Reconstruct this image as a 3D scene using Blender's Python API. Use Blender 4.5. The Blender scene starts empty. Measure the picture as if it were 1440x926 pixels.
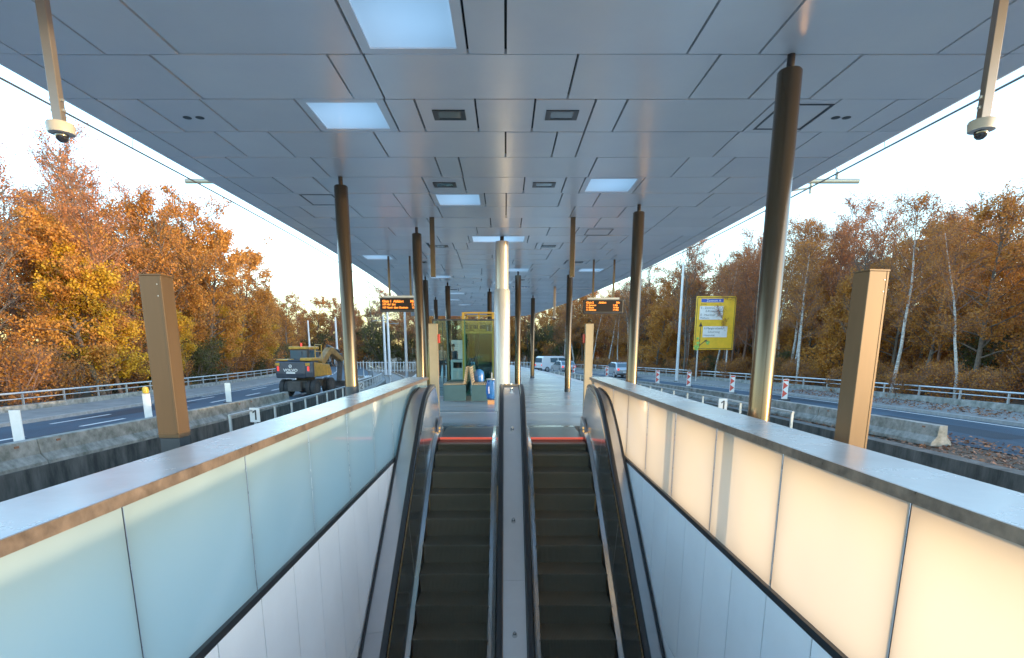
import bpy, bmesh, math, random
import numpy as np
from mathutils import Vector, Matrix
R = math.radians
random.seed(7)
scene = bpy.context.scene
col = scene.collection

# ------------------------------------------------------------------ camera
cam = bpy.data.cameras.new('camera')
co = bpy.data.objects.new('camera', cam); col.objects.link(co)
co.location = (0, 0, 1.62)
co.rotation_euler = (R(90 - 11.75), 0, 0)
cam.sensor_fit = 'HORIZONTAL'; cam.sensor_width = 36
cam.lens = 36 * 798 / 1440
cam.shift_x = 9 / 1440; cam.shift_y = 192 / 1440
cam.clip_start = 0.05; cam.clip_end = 3000
scene.camera = co

# ------------------------------------------------------------------ light
SUN_EL, SUN_AZ = 2.3, 112.0            # azimuth clockwise from +Y
sd = Vector((math.sin(R(SUN_AZ)) * math.cos(R(SUN_EL)), math.cos(R(SUN_AZ)) * math.cos(R(SUN_EL)), math.sin(R(SUN_EL))))
sl = bpy.data.lights.new('sun', 'SUN'); so = bpy.data.objects.new('sun', sl); col.objects.link(so)
sl.energy = 5.0; sl.angle = R(1.0); sl.color = (1.0, 0.72, 0.42)
so.rotation_euler = sd.to_track_quat('Z', 'Y').to_euler(); so.location = (40, -20, 10)
w = bpy.data.worlds.new('World'); scene.world = w; w.use_nodes = True
nt = w.node_tree; bg = nt.nodes['Background']
sky = nt.nodes.new('ShaderNodeTexSky'); sky.sky_type = 'NISHITA'; sky.sun_disc = False
sky.sun_elevation = R(6); sky.sun_rotation = R(SUN_AZ)
sky.air_density = 1.0; sky.dust_density = 0.6; sky.ozone_density = 2.0
hsv = nt.nodes.new('ShaderNodeHueSaturation'); hsv.inputs['Saturation'].default_value = 1.08
nt.links.new(sky.outputs[0], hsv.inputs['Color']); nt.links.new(hsv.outputs[0], bg.inputs[0]); bg.inputs[1].default_value = 1.4
scene.view_settings.view_transform = 'Standard'; scene.view_settings.look = 'None'; scene.view_settings.exposure = 0; scene.view_settings.gamma = 1.21
cy = scene.cycles
cy.max_bounces = 8; cy.transparent_max_bounces = 16; cy.sample_clamp_indirect = 6; cy.caustics_reflective = False; cy.caustics_refractive = False
try: cy.use_denoising = True
except Exception: pass

# ------------------------------------------------------------------ materials
def mat(name, color, rough=0.5, metal=0.0, var=0.0, scale=5.0, bump=0.0, bscale=None, spec=0.5, emis=None, estr=0, stretch=None, color2=None, rvar=0.0, coat=0.0):
    m = bpy.data.materials.new(name); m.use_nodes = True
    n = m.node_tree.nodes; l = m.node_tree.links; b = n['Principled BSDF']
    c = tuple(color) + (1,)
    b.inputs['Base Color'].default_value = c; b.inputs['Roughness'].default_value = rough; b.inputs['Metallic'].default_value = metal
    b.inputs['Specular IOR Level'].default_value = spec; b.inputs['Coat Weight'].default_value = coat
    if emis:
        b.inputs['Emission Color'].default_value = tuple(emis) + (1,); b.inputs['Emission Strength'].default_value = estr
    if var or bump or color2 or rvar:
        tc = n.new('ShaderNodeTexCoord'); mp = n.new('ShaderNodeMapping')
        l.new(tc.outputs['Object'], mp.inputs[0])
        if stretch: mp.inputs['Scale'].default_value = stretch
        nz = n.new('ShaderNodeTexNoise'); nz.inputs['Scale'].default_value = scale; nz.inputs['Detail'].default_value = 6; nz.inputs['Roughness'].default_value = 0.65
        l.new(mp.outputs[0], nz.inputs['Vector'])
        if var or color2:
            rp = n.new('ShaderNodeValToRGB'); rp.color_ramp.elements[0].position = 0.35; rp.color_ramp.elements[1].position = 0.68
            a = color2 if color2 else tuple(x * (1 - var) for x in color)
            z = color if color2 else tuple(min(1, x * (1 + var)) for x in color)
            rp.color_ramp.elements[0].color = tuple(a) + (1,); rp.color_ramp.elements[1].color = tuple(z) + (1,)
            l.new(nz.outputs[0], rp.inputs[0]); l.new(rp.outputs[0], b.inputs['Base Color'])
        if rvar:
            mr = n.new('ShaderNodeMapRange'); mr.inputs[1].default_value = 0.3; mr.inputs[2].default_value = 0.7
            mr.inputs[3].default_value = max(0.03, rough - rvar); mr.inputs[4].default_value = rough + rvar
            l.new(nz.outputs[0], mr.inputs[0]); l.new(mr.outputs[0], b.inputs['Roughness'])
        if bump:
            nb = n.new('ShaderNodeTexNoise'); nb.inputs['Scale'].default_value = bscale or scale * 6; nb.inputs['Detail'].default_value = 4
            l.new(mp.outputs[0], nb.inputs['Vector'])
            bp = n.new('ShaderNodeBump'); bp.inputs['Strength'].default_value = bump; bp.inputs['Distance'].default_value = 0.02
            l.new(nb.outputs[0], bp.inputs['Height']); l.new(bp.outputs[0], b.inputs['Normal'])
    return m

def island_var(m, amount_v=0.12, amount_r=0.0, ramp=None):
    """vary a material per loose piece of a mesh"""
    n = m.node_tree.nodes; l = m.node_tree.links; b = n['Principled BSDF']
    g = n.new('ShaderNodeNewGeometry')
    if ramp:
        rp = n.new('ShaderNodeValToRGB'); e = rp.color_ramp.elements
        while len(e) < len(ramp): e.new(0.5)
        for i, c in enumerate(ramp): e[i].position = i / (len(ramp) - 1); e[i].color = tuple(c) + (1,)
        l.new(g.outputs['Random Per Island'], rp.inputs[0]); l.new(rp.outputs[0], b.inputs['Base Color'])
        return rp
    hs = n.new('ShaderNodeHueSaturation'); mr = n.new('ShaderNodeMapRange'); mr.inputs[3].default_value = 1 - amount_v; mr.inputs[4].default_value = 1 + amount_v
    l.new(g.outputs['Random Per Island'], mr.inputs[0]); l.new(mr.outputs[0], hs.inputs['Value'])
    inp = b.inputs['Base Color']
    if inp.is_linked: l.new(inp.links[0].from_socket, hs.inputs['Color'])
    else: hs.inputs['Color'].default_value = inp.default_value
    l.new(hs.outputs[0], inp)

M = {}
M['soffit'] = mat('soffit_panel_metal', (0.96, 0.965, 1.0), 0.26, 0.20, var=0.04, scale=0.9)
island_var(M['soffit'], 0.07)
M['dark'] = mat('dark_gap', (0.012, 0.013, 0.016), 0.8)
M['roof'] = mat('roof_membrane', (0.25, 0.26, 0.27), 0.8, var=0.2)
M['bronze'] = mat('bronze_column_paint', (0.10, 0.072, 0.045), 0.23, 0.85)
M['cam_pole'] = mat('brushed_camera_pole', (0.26, 0.225, 0.20), 0.35, 0.6)
M['bronze_flat'] = mat('bronze_sheet', (0.10, 0.058, 0.027), 0.42, 0.4, var=0.12, scale=3, stretch=(2, 2, 0.25), rvar=0.05)
M['pale_post'] = mat('pale_bronze_sheet', (0.46, 0.35, 0.22), 0.4, 0.3, var=0.06)
M['sleeve'] = mat('dark_base_paint', (0.022, 0.03, 0.042), 0.45, 0.2, var=0.2)
M['white_col'] = mat('white_column_paint', (0.52, 0.53, 0.54), 0.30, 0.30)
M['coping'] = mat('polished_coping', (0.46, 0.52, 0.58), 0.26, 0.25, var=0.06, scale=1.5, rvar=0.05, bump=0.02, bscale=30)
M['coping_edge'] = mat('weathered_edge_metal', (0.20, 0.145, 0.11), 0.38, 0.6, var=0.35, scale=9, rvar=0.12, bump=0.08, bscale=50)
M['clad'] = mat('white_cladding', (0.92, 0.94, 0.95), 0.42, var=0.04, scale=1.2, rvar=0.05); island_var(M['clad'], 0.04)
M['trim'] = mat('black_trim', (0.02, 0.022, 0.025), 0.35, 0.3)
M['rubber'] = mat('handrail_rubber', (0.012, 0.012, 0.013), 0.30, var=0.1)
M['steel'] = mat('stainless_steel', (0.46, 0.47, 0.48), 0.17, 0.95, var=0.03, scale=2)
M['deck'] = mat('escalator_deck_steel', (0.50, 0.50, 0.52), 0.28, 0.75, var=0.06, scale=1.5)
M['middeck'] = mat('divider_deck_steel', (0.72, 0.72, 0.73), 0.28, 0.75, var=0.06, scale=1.2)
M['skirt'] = mat('skirt_panel', (0.05, 0.052, 0.055), 0.3, 0.6, var=0.1)
M['brightedge'] = mat('bright_steel_edge', (0.62, 0.63, 0.64), 0.2, 0.95)
M['comb'] = mat('comb_plate', (0.10, 0.13, 0.15), 0.35, 0.7, var=0.15, scale=6)
M['red_glow'] = mat('red_comb_light', (0.45, 0.05, 0.03), 0.4, emis=(1.0, 0.10, 0.05), estr=0.55)
M['amber'] = mat('amber_light', (0.9, 0.5, 0.1), 0.4, emis=(1.0, 0.45, 0.06), estr=1.2)
M['concrete'] = mat('weathered_concrete', (0.36, 0.35, 0.32), 0.85, var=0.35, scale=3.5, bump=0.25, bscale=40, color2=(0.11, 0.115, 0.095))
M['darkwall'] = mat('stained_retaining_concrete', (0.10, 0.10, 0.092), 0.9, scale=2.2, color2=(0.018, 0.02, 0.018), bump=0.4, bscale=14, stretch=(1.5, 1.5, 0.45))
M['galv'] = mat('galvanised_steel', (0.50, 0.52, 0.53), 0.42, 0.7, var=0.12, scale=8)
M['pole'] = mat('pale_pole_paint', (0.62, 0.66, 0.68), 0.5, 0.2, var=0.08)
M['white'] = mat('white_plate', (0.78, 0.78, 0.76), 0.5, var=0.05)
M['black'] = mat('black_paint', (0.012, 0.012, 0.014), 0.5)
M['red'] = mat('red_reflective', (0.62, 0.05, 0.03), 0.5, var=0.08)
M['yellow_sign'] = mat('yellow_sign_sheet', (0.86, 0.46, 0.008), 0.5, var=0.12, scale=2)
M['blue_sign'] = mat('blue_sign_sheet', (0.02, 0.07, 0.42), 0.45)
M['green_tag'] = mat('green_sticker', (0.25, 0.5, 0.08), 0.6, var=0.5, scale=9)
M['yellow_paint'] = mat('machine_yellow', (0.50, 0.26, 0.02), 0.45, var=0.3, scale=5)
M['boom'] = mat('grimy_boom_paint', (0.27, 0.15, 0.03), 0.55, var=0.4, scale=4)
M['navy'] = mat('machine_dark_grey', (0.035, 0.043, 0.06), 0.42, var=0.25, scale=4)
M['tyre'] = mat('tyre_rubber', (0.025, 0.025, 0.026), 0.85, var=0.3, bump=0.3)
M['dirty'] = mat('dirty_undercarriage', (0.05, 0.047, 0.043), 0.8, var=0.4, scale=6)
M['window'] = mat('dark_window_glass', (0.05, 0.10, 0.13), 0.06, 0.0, spec=0.9)
M['redlamp'] = mat('tail_lamp', (0.5, 0.02, 0.02), 0.3, emis=(1, 0.05, 0.03), estr=1.0)
M['van'] = mat('white_car_paint', (0.74, 0.76, 0.77), 0.25, var=0.02, coat=0.5)
M['silver'] = mat('silver_car_paint', (0.42, 0.48, 0.52), 0.25, 0.5, coat=0.5)
M['redcar'] = mat('red_car_paint', (0.42, 0.03, 0.03), 0.25, coat=0.5)
M['teal'] = mat('teal_bench_panel', (0.03, 0.085, 0.11), 0.4, 0.1, var=0.12)
M['slat'] = mat('bench_slat_wood', (0.42, 0.34, 0.22), 0.55, var=0.2, scale=8)
M['blue'] = mat('blue_plastic', (0.02, 0.13, 0.46), 0.3, var=0.2, scale=8)
M['gold'] = mat('gold_frame', (0.55, 0.34, 0.06), 0.35, 0.6, var=0.1)
M['liftbody'] = mat('lift_machinery', (0.06, 0.055, 0.05), 0.6, var=0.3)
M['led'] = mat('orange_led', (0.9, 0.25, 0.02), 0.5, emis=(1.0, 0.24, 0.02), estr=1.6)
M['screen'] = mat('display_face', (0.008, 0.006, 0.006), 0.6, spec=0.2)
M['camwhite'] = mat('camera_housing', (0.50, 0.48, 0.44), 0.45, var=0.04)
M['dome'] = mat('smoked_dome', (0.012, 0.012, 0.014), 0.06, spec=0.8)
M['skin'] = mat('skin', (0.50, 0.30, 0.21), 0.55)
M['jacket'] = mat('dark_jacket', (0.035, 0.04, 0.055), 0.8, var=0.3)
M['greyjacket'] = mat('grey_jacket', (0.23, 0.22, 0.20), 0.8, var=0.3)
M['trousers'] = mat('dark_trousers', (0.02, 0.024, 0.035), 0.85, var=0.3)
M['hair'] = mat('brown_hair', (0.05, 0.03, 0.02), 0.7)
M['hivis'] = mat('orange_vest', (0.85, 0.16, 0.03), 0.7)
M['ballast'] = mat('ballast_stones', (0.36, 0.36, 0.35), 0.95, scale=16, color2=(0.08, 0.078, 0.072), bump=0.9, bscale=22)
M['railsteel'] = mat('rail_steel', (0.20, 0.15, 0.115), 0.45, 0.7, var=0.2)
M['railtop'] = mat('rail_running_surface', (0.55, 0.55, 0.55), 0.2, 0.95)
M['sleeper'] = mat('concrete_sleeper', (0.30, 0.29, 0.27), 0.9, var=0.2)
M['marking'] = mat('road_marking', (0.68, 0.68, 0.66), 0.6, var=0.18, scale=6)
M['wire'] = mat('overhead_wire', (0.02, 0.02, 0.02), 0.7)
M['armgreen'] = mat('galvanised_green_arm', (0.22, 0.28, 0.27), 0.5, 0.4)
M['insul'] = mat('glazed_insulator', (0.10, 0.14, 0.14), 0.25)
M['bag'] = mat('paper_box', (0.55, 0.25, 0.10), 0.7)

def glass_mat(name, tint=(0.9, 0.97, 0.97), refl=0.10):
    m = bpy.data.materials.new(name); m.use_nodes = True; n = m.node_tree.nodes; l = m.node_tree.links
    n.remove(n['Principled BSDF']); o = n['Material Output']
    t = n.new('ShaderNodeBsdfTransparent'); t.inputs[0].default_value = tint + (1,)
    g = n.new('ShaderNodeBsdfGlossy'); g.inputs['Roughness'].default_value = 0.02
    f = n.new('ShaderNodeLayerWeight'); f.inputs[0].default_value = 0.5
    pw = n.new('ShaderNodeMath'); pw.operation = 'POWER'; pw.inputs[1].default_value = 4.0; l.new(f.outputs['Facing'], pw.inputs[0])
    a = n.new('ShaderNodeMath'); a.operation = 'MULTIPLY_ADD'; a.inputs[1].default_value = 0.8; a.inputs[2].default_value = 0.015 + refl; l.new(pw.outputs[0], a.inputs[0])
    mx = n.new('ShaderNodeMixShader'); l.new(a.outputs[0], mx.inputs[0]); l.new(t.outputs[0], mx.inputs[1]); l.new(g.outputs[0], mx.inputs[2])
    l.new(mx.outputs[0], o.inputs[0]); return m
M['glass'] = glass_mat('clear_glass', (0.58, 0.75, 0.78), 0.0)

def milk_glass(name, diff, trans, wt, edge=None, blend=0.22):
    """white laminated glass: diffuse face, light passes through from behind, glossy surface"""
    m = bpy.data.materials.new(name); m.use_nodes = True; n = m.node_tree.nodes; l = m.node_tree.links
    n.remove(n['Principled BSDF']); o = n['Material Output']
    def math_(op, a, b=None):
        q = n.new('ShaderNodeMath'); q.operation = op
        for i, v in enumerate((a, b)):
            if v is None: continue
            if isinstance(v, (int, float)): q.inputs[i].default_value = v
            else: l.new(v, q.inputs[i])
        return q.outputs[0]
    d = n.new('ShaderNodeBsdfDiffuse'); d.inputs[0].default_value = diff + (1,)
    t = n.new('ShaderNodeBsdfTranslucent'); t.inputs[0].default_value = trans + (1,)
    tc = n.new('ShaderNodeTexCoord'); nz = n.new('ShaderNodeTexNoise'); nz.inputs['Scale'].default_value = 0.9; nz.inputs['Detail'].default_value = 4
    mp = n.new('ShaderNodeMapping'); mp.inputs['Scale'].default_value = (1, 1, 0.6); l.new(tc.outputs['Object'], mp.inputs[0]); l.new(mp.outputs[0], nz.inputs[0])
    mr = n.new('ShaderNodeMapRange'); mr.inputs[1].default_value = 0.3; mr.inputs[2].default_value = 0.7; mr.inputs[3].default_value = wt - 0.09; mr.inputs[4].default_value = wt + 0.09
    l.new(nz.outputs[0], mr.inputs[0])
    if edge is not None:      # weaker glow near the seams, painted into the transmission colour
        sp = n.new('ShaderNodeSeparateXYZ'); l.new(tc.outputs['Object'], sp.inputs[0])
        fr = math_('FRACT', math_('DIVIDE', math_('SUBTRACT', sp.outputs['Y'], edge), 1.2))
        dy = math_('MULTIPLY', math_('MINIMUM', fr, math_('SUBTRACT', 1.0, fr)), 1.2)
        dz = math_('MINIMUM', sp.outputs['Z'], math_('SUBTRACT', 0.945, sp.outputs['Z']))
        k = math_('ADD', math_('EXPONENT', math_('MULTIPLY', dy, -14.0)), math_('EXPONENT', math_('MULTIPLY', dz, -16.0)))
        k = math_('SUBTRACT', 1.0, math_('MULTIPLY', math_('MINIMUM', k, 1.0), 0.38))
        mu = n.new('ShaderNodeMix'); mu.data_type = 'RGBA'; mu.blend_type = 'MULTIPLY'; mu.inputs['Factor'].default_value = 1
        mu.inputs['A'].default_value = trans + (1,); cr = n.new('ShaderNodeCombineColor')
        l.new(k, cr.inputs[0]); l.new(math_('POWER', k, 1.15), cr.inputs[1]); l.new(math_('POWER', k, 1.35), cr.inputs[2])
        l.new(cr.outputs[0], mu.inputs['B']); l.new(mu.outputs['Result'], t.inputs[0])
    mx = n.new('ShaderNodeMixShader'); l.new(mr.outputs[0], mx.inputs[0]); l.new(d.outputs[0], mx.inputs[1]); l.new(t.outputs[0], mx.inputs[2])
    g = n.new('ShaderNodeBsdfGlossy'); g.inputs['Roughness'].default_value = 0.03
    f = n.new('ShaderNodeLayerWeight'); f.inputs[0].default_value = blend
    m2 = n.new('ShaderNodeMixShader'); l.new(f.outputs[0], m2.inputs[0]); l.new(mx.outputs[0], m2.inputs[1]); l.new(g.outputs[0], m2.inputs[2])
    l.new(m2.outputs[0], o.inputs[0]); return m
M['milk_left'] = milk_glass('laminated_glass_shaded_tint', (0.42, 0.58, 0.66), (0.27, 0.46, 0.54), 0.45, 1.21 - 6, 0.50)  # same white glass, blue of the shaded side put into the colour
M['milk_right'] = milk_glass('laminated_glass_sunlit_tint', (0.50, 0.50, 0.46), (0.62, 0.53, 0.42), 0.56, 1.27 - 6, 0.30)  # same white glass, warm backlight from the sun put into the colour
M['skypane'] = milk_glass('skylight_pane', (0.7, 0.75, 0.78), (1.0, 1.0, 0.96), 0.97, None, 0.08)

def asphalt(name, base, dark):
    m = mat(name, base, 0.72, scale=0.5, color2=dark, bump=0.25, bscale=90, rvar=0.1, spec=0.22, stretch=(1.6, 0.35, 1))
    return m
M['asphalt'] = asphalt('road_asphalt', (0.055, 0.09, 0.125), (0.022, 0.04, 0.06))
M['pavement'] = mat('pavement_slabs', (0.20, 0.20, 0.19), 0.85, var=0.25, scale=1.2, bump=0.2, bscale=60)
M['kerb'] = mat('kerb_stone', (0.30, 0.30, 0.29), 0.85, var=0.2)
M['soil'] = mat('leafy_soil', (0.13, 0.07, 0.035), 0.95, scale=3, color2=(0.035, 0.028, 0.018), bump=0.8, bscale=14)

def floor_material():
    m = mat('platform_paving', (0.33, 0.375, 0.41), 0.32, scale=0.9, color2=(0.17, 0.215, 0.25), rvar=0.12, bump=0.08, bscale=70, stretch=(0.35, 1.8, 1))
    n = m.node_tree.nodes; l = m.node_tree.links; b = n['Principled BSDF']
    tc = n.new('ShaderNodeTexCoord'); sp = n.new('ShaderNodeSeparateXYZ'); l.new(tc.outputs['Object'], sp.inputs[0])
    md = n.new('ShaderNodeMath'); md.operation = 'FRACT'
    dv = n.new('ShaderNodeMath'); dv.operation = 'DIVIDE'; dv.inputs[1].default_value = 3.45; l.new(sp.outputs['Y'], dv.inputs[0])
    ad = n.new('ShaderNodeMath'); ad.operation = 'ADD'; ad.inputs[1].default_value = 0.85; l.new(dv.outputs[0], ad.inputs[0]); l.new(ad.outputs[0], md.inputs[0])
    lt = n.new('ShaderNodeMath'); lt.operation = 'LESS_THAN'; lt.inputs[1].default_value = 0.035; l.new(md.outputs[0], lt.inputs[0])
    mx = n.new('ShaderNodeMix'); mx.data_type = 'RGBA'; mx.inputs['B'].default_value = (0.60, 0.61, 0.60, 1)
    src = b.inputs['Base Color'].links[0].from_socket
    l.new(lt.outputs[0], mx.inputs['Factor']); l.new(src, mx.inputs['A']); l.new(mx.outputs['Result'], b.inputs['Base Color'])
    return m
M['floor'] = floor_material()

def step_material():
    m = mat('escalator_step_metal', (0.20, 0.165, 0.115), 0.45, 0.4, var=0.06, scale=2)
    n = m.node_tree.nodes; l = m.node_tree.links; b = n['Principled BSDF']
    tc = n.new('ShaderNodeTexCoord'); wv = n.new('ShaderNodeTexWave'); wv.wave_type = 'BANDS'; wv.bands_direction = 'X'
    wv.inputs['Scale'].default_value = 17.0; l.new(tc.outputs['Object'], wv.inputs[0])
    bp = n.new('ShaderNodeBump'); bp.inputs['Strength'].default_value = 0.7; bp.inputs['Distance'].default_value = 0.01
    l.new(wv.outputs[1], bp.inputs['Height']); l.new(bp.outputs[0], b.inputs['Normal'])
    return m
M['step'] = step_material()

def leaf_mat(name, ramp, rough=0.6, trans=0.35):
    m = bpy.data.materials.new(name); m.use_nodes = True; n = m.node_tree.nodes; l = m.node_tree.links
    b = n['Principled BSDF']; b.inputs['Roughness'].default_value = rough; b.inputs['Specular IOR Level'].default_value = 0.25
    rp = island_var(m, ramp=ramp)
    t = n.new('ShaderNodeBsdfTranslucent'); l.new(rp.outputs[0], t.inputs[0])
    mx = n.new('ShaderNodeMixShader'); mx.inputs[0].default_value = trans
    l.new(b.outputs[0], mx.inputs[1]); l.new(t.outputs[0], mx.inputs[2]); l.new(mx.outputs[0], n['Material Output'].inputs[0])
    return m
M['leaf_gold'] = leaf_mat('golden_leaves', [(0.34, 0.15, 0.012), (0.58, 0.29, 0.015), (0.70, 0.40, 0.02), (0.48, 0.22, 0.02)])
M['leaf_orange'] = leaf_mat('orange_leaves', [(0.32, 0.11, 0.02), (0.54, 0.20, 0.025), (0.62, 0.27, 0.04), (0.42, 0.15, 0.025)])
M['leaf_rust'] = leaf_mat('rusty_leaves', [(0.22, 0.07, 0.012), (0.42, 0.145, 0.02), (0.54, 0.22, 0.035), (0.32, 0.10, 0.02)])
M['leaf_red'] = leaf_mat('reddish_brown_leaves', [(0.24, 0.075, 0.025), (0.42, 0.135, 0.04), (0.52, 0.19, 0.06), (0.32, 0.10, 0.033)])
M['leaf_olive'] = leaf_mat('olive_leaves', [(0.035, 0.045, 0.014), (0.07, 0.075, 0.02), (0.12, 0.10, 0.022), (0.05, 0.05, 0.015)])
M['bark'] = mat('dark_bark', (0.10, 0.075, 0.055), 0.9, var=0.4, scale=6, bump=0.5)
M['bark_red'] = mat('reddish_bark', (0.17, 0.09, 0.06), 0.9, var=0.35, scale=6)
M['bark_birch'] = mat('birch_bark', (0.74, 0.71, 0.64), 0.8, scale=5, color2=(0.14, 0.12, 0.10), stretch=(1, 1, 2.5))
M['litter'] = leaf_mat('fallen_leaves', [(0.10, 0.04, 0.02), (0.20, 0.085, 0.04), (0.30, 0.14, 0.07), (0.15, 0.06, 0.03)], trans=0.1)

# ------------------------------------------------------------------ mesh helpers
class MB:
    def __init__(s): s.v = []; s.f = []
    def box(s, x0, x1, y0, y1, z0, z1):
        b = len(s.v)
        s.v += [(x0, y0, z0), (x1, y0, z0), (x1, y1, z0), (x0, y1, z0), (x0, y0, z1), (x1, y0, z1), (x1, y1, z1), (x0, y1, z1)]
        s.f += [(b, b+3, b+2, b+1), (b+4, b+5, b+6, b+7), (b, b+1, b+5, b+4), (b+1, b+2, b+6, b+5), (b+2, b+3, b+7, b+6), (b+3, b, b+4, b+7)]
        return s
    def hexa(s, p):                      # eight corner points, bottom ring then top ring
        b = len(s.v); s.v += [tuple(q) for q in p]
        s.f += [(b, b+3, b+2, b+1), (b+4, b+5, b+6, b+7), (b, b+1, b+5, b+4), (b+1, b+2, b+6, b+5), (b+2, b+3, b+7, b+6), (b+3, b, b+4, b+7)]
        return s
    def quad(s, *p):
        b = len(s.v); s.v += [tuple(q) for q in p]; s.f.append(tuple(range(b, b + len(p)))); return s
    def tube(s, pts, r, n=8, cap=True):
        pts = [Vector(p) for p in pts]; rs = r if isinstance(r, (list, tuple)) else [r] * len(pts)
        b = len(s.v); up = None
        for i, p in enumerate(pts):
            d = (pts[min(i+1, len(pts)-1)] - pts[max(i-1, 0)]).normalized()
            if up is None: up = Vector((0, 0, 1)) if abs(d.z) < 0.9 else Vector((1, 0, 0))
            a = d.cross(up).normalized(); c = a.cross(d).normalized()
            for k in range(n):
                t = 2 * math.pi * k / n
                s.v.append(tuple(p + (a * math.cos(t) + c * math.sin(t)) * rs[i]))
        for i in range(len(pts) - 1):
            for k in range(n):
                s.f.append((b + i*n + k, b + i*n + (k+1) % n, b + (i+1)*n + (k+1) % n, b + (i+1)*n + k))
        if cap:
            s.f.append(tuple(b + k for k in range(n))[::-1]); s.f.append(tuple(b + (len(pts)-1)*n + k for k in range(n)))
        return s
    def lathe(s, prof, c=(0, 0), n=24):   # prof: list of (r, z)
        b = len(s.v)
        for r, z in prof:
            for k in range(n):
                t = 2 * math.pi * k / n; s.v.append((c[0] + r * math.cos(t), c[1] + r * math.sin(t), z))
        for i in range(len(prof) - 1):
            for k in range(n):
                s.f.append((b + i*n + k, b + i*n + (k+1) % n, b + (i+1)*n + (k+1) % n, b + (i+1)*n + k))
        s.f.append(tuple(b + k for k in range(n))[::-1]); s.f.append(tuple(b + (len(prof)-1)*n + k for k in range(n)))
        return s
    def sweep(s, rings, closed=True, cap=True):   # list of equal-length point rings
        b = len(s.v); n = len(rings[0])
        for r in rings: s.v += [tuple(p) for p in r]
        m = n if closed else n - 1
        for i in range(len(rings) - 1):
            for k in range(m):
                s.f.append((b + i*n + k, b + i*n + (k+1) % n, b + (i+1)*n + (k+1) % n, b + (i+1)*n + k))
        if closed and cap:
            s.f.append(tuple(b + k for k in range(n))[::-1]); s.f.append(tuple(b + (len(rings)-1)*n + k for k in range(n)))
        return s
    def prism_x(s, prof, x0, x1):        # (y, z) outline extruded along x
        return s.sweep([[(x0, y, z) for y, z in prof], [(x1, y, z) for y, z in prof]])
    def build(s, name, m, parent=None, smooth=False, bevel=0, fix=True):
        me = bpy.data.meshes.new(name); me.from_pydata(s.v, [], s.f); me.update()
        if fix:
            bm = bmesh.new(); bm.from_mesh(me); bmesh.ops.recalc_face_normals(bm, faces=bm.faces); bm.to_mesh(me); bm.free()
        if m is not None: me.materials.append(m)
        o = bpy.data.objects.new(name, me); col.objects.link(o)
        if parent is not None:
            o.parent = parent; o.matrix_parent_inverse = Matrix.Identity(4)
        if bevel:
            md = o.modifiers.new('bevel', 'BEVEL'); md.width = bevel; md.segments = 2; md.limit_method = 'ANGLE'; md.angle_limit = R(40)
        if smooth:
            for p in me.polygons: p.use_smooth = True
            bpy_smooth(me)
        return o
def bpy_smooth(me, ang=40):
    me.update()
    bm = bmesh.new(); bm.from_mesh(me)
    for e in bm.edges:
        if len(e.link_faces) == 2 and e.calc_face_angle(0) > R(ang): e.smooth = False
    bm.to_mesh(me); bm.free()

def tag(o, label=None, cat=None, group=None, kind=None):
    if label: o['label'] = label
    if cat: o['category'] = cat
    if group: o['group'] = group
    if kind: o['kind'] = kind
    return o
def thing(name, label, cat, loc=(0, 0, 0), rz=0, group=None):
    o = bpy.data.objects.new(name, None); col.objects.link(o); o.empty_display_size = 0.2
    o.location = loc; o.rotation_euler = (0, 0, rz)
    return tag(o, label, cat, group)
def children_of(o): return [c for c in col.objects if c.parent == o]
def copy_tree(o, loc=None, rz=None, label=None, parent=None, scale=None):
    c = o.copy(); col.objects.link(c)
    if parent is not None: c.parent = parent
    if loc is not None: c.location = loc
    if rz is not None: c.rotation_euler = (0, 0, rz)
    if scale is not None: c.scale = scale
    if label: c['label'] = label
    for ch in list(o.children): copy_tree(ch, parent=c)
    return c
def text_mesh(s, size, m, parent, loc, rot, name='lettering', ext=0.002, align='LEFT', sx=1.0, bold=0.0):
    cu = bpy.data.curves.new('t', 'FONT'); cu.body = s; cu.size = size; cu.extrude = ext; cu.align_x = align; cu.align_y = 'CENTER'; cu.offset = bold
    cu.resolution_u = 2
    t = bpy.data.objects.new('t', cu); col.objects.link(t)
    dg = bpy.context.evaluated_depsgraph_get(); dg.update()
    me = bpy.data.meshes.new_from_object(t.evaluated_get(dg)); bpy.data.objects.remove(t); bpy.data.curves.remove(cu)
    me.transform(Matrix.Diagonal((sx, 1, 1, 1))); me.transform(Matrix.LocRotScale(Vector(loc), Matrix.Rotation(rot[2], 3, 'Z') @ Matrix.Rotation(rot[0], 3, 'X'), None))
    me.materials.clear(); me.materials.append(m); me.name = name
    o = bpy.data.objects.new(name, me); col.objects.link(o)
    if parent is not None: o.parent = parent
    return o

# the whole site bends gently to the left beyond Y = 12 and falls 1 %
def cx(Y):
    if Y < 12: return 0.0
    if Y < 80: return -0.0022 * (Y - 12) ** 2
    return -0.0022 * 68 ** 2 - 0.2992 * (Y - 80)
def gz(Y): return 0.01 * max(-10, min(Y, 80))
def P(x, Y, z): return (x + cx(Y), Y, z - gz(Y))
def Ys(a, b, st=3.0):
    n = max(1, int(math.ceil((b - a) / st))); return [a + (b - a) * i / n for i in range(n + 1)]
def path_prism(mb, prof, a, b, st=3.0):   # (x, z) outline swept along the bend
    mb.sweep([[P(x, Y, z) for x, z in prof] for Y in Ys(a, b, st)]); return mb
def path_sheet(mb, x0, x1, z, a, b, st=3.0):
    ys = Ys(a, b, st)
    mb.sweep([[P(x0, Y, z), P(x1, Y, z)] for Y in ys], closed=False); return mb

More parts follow.
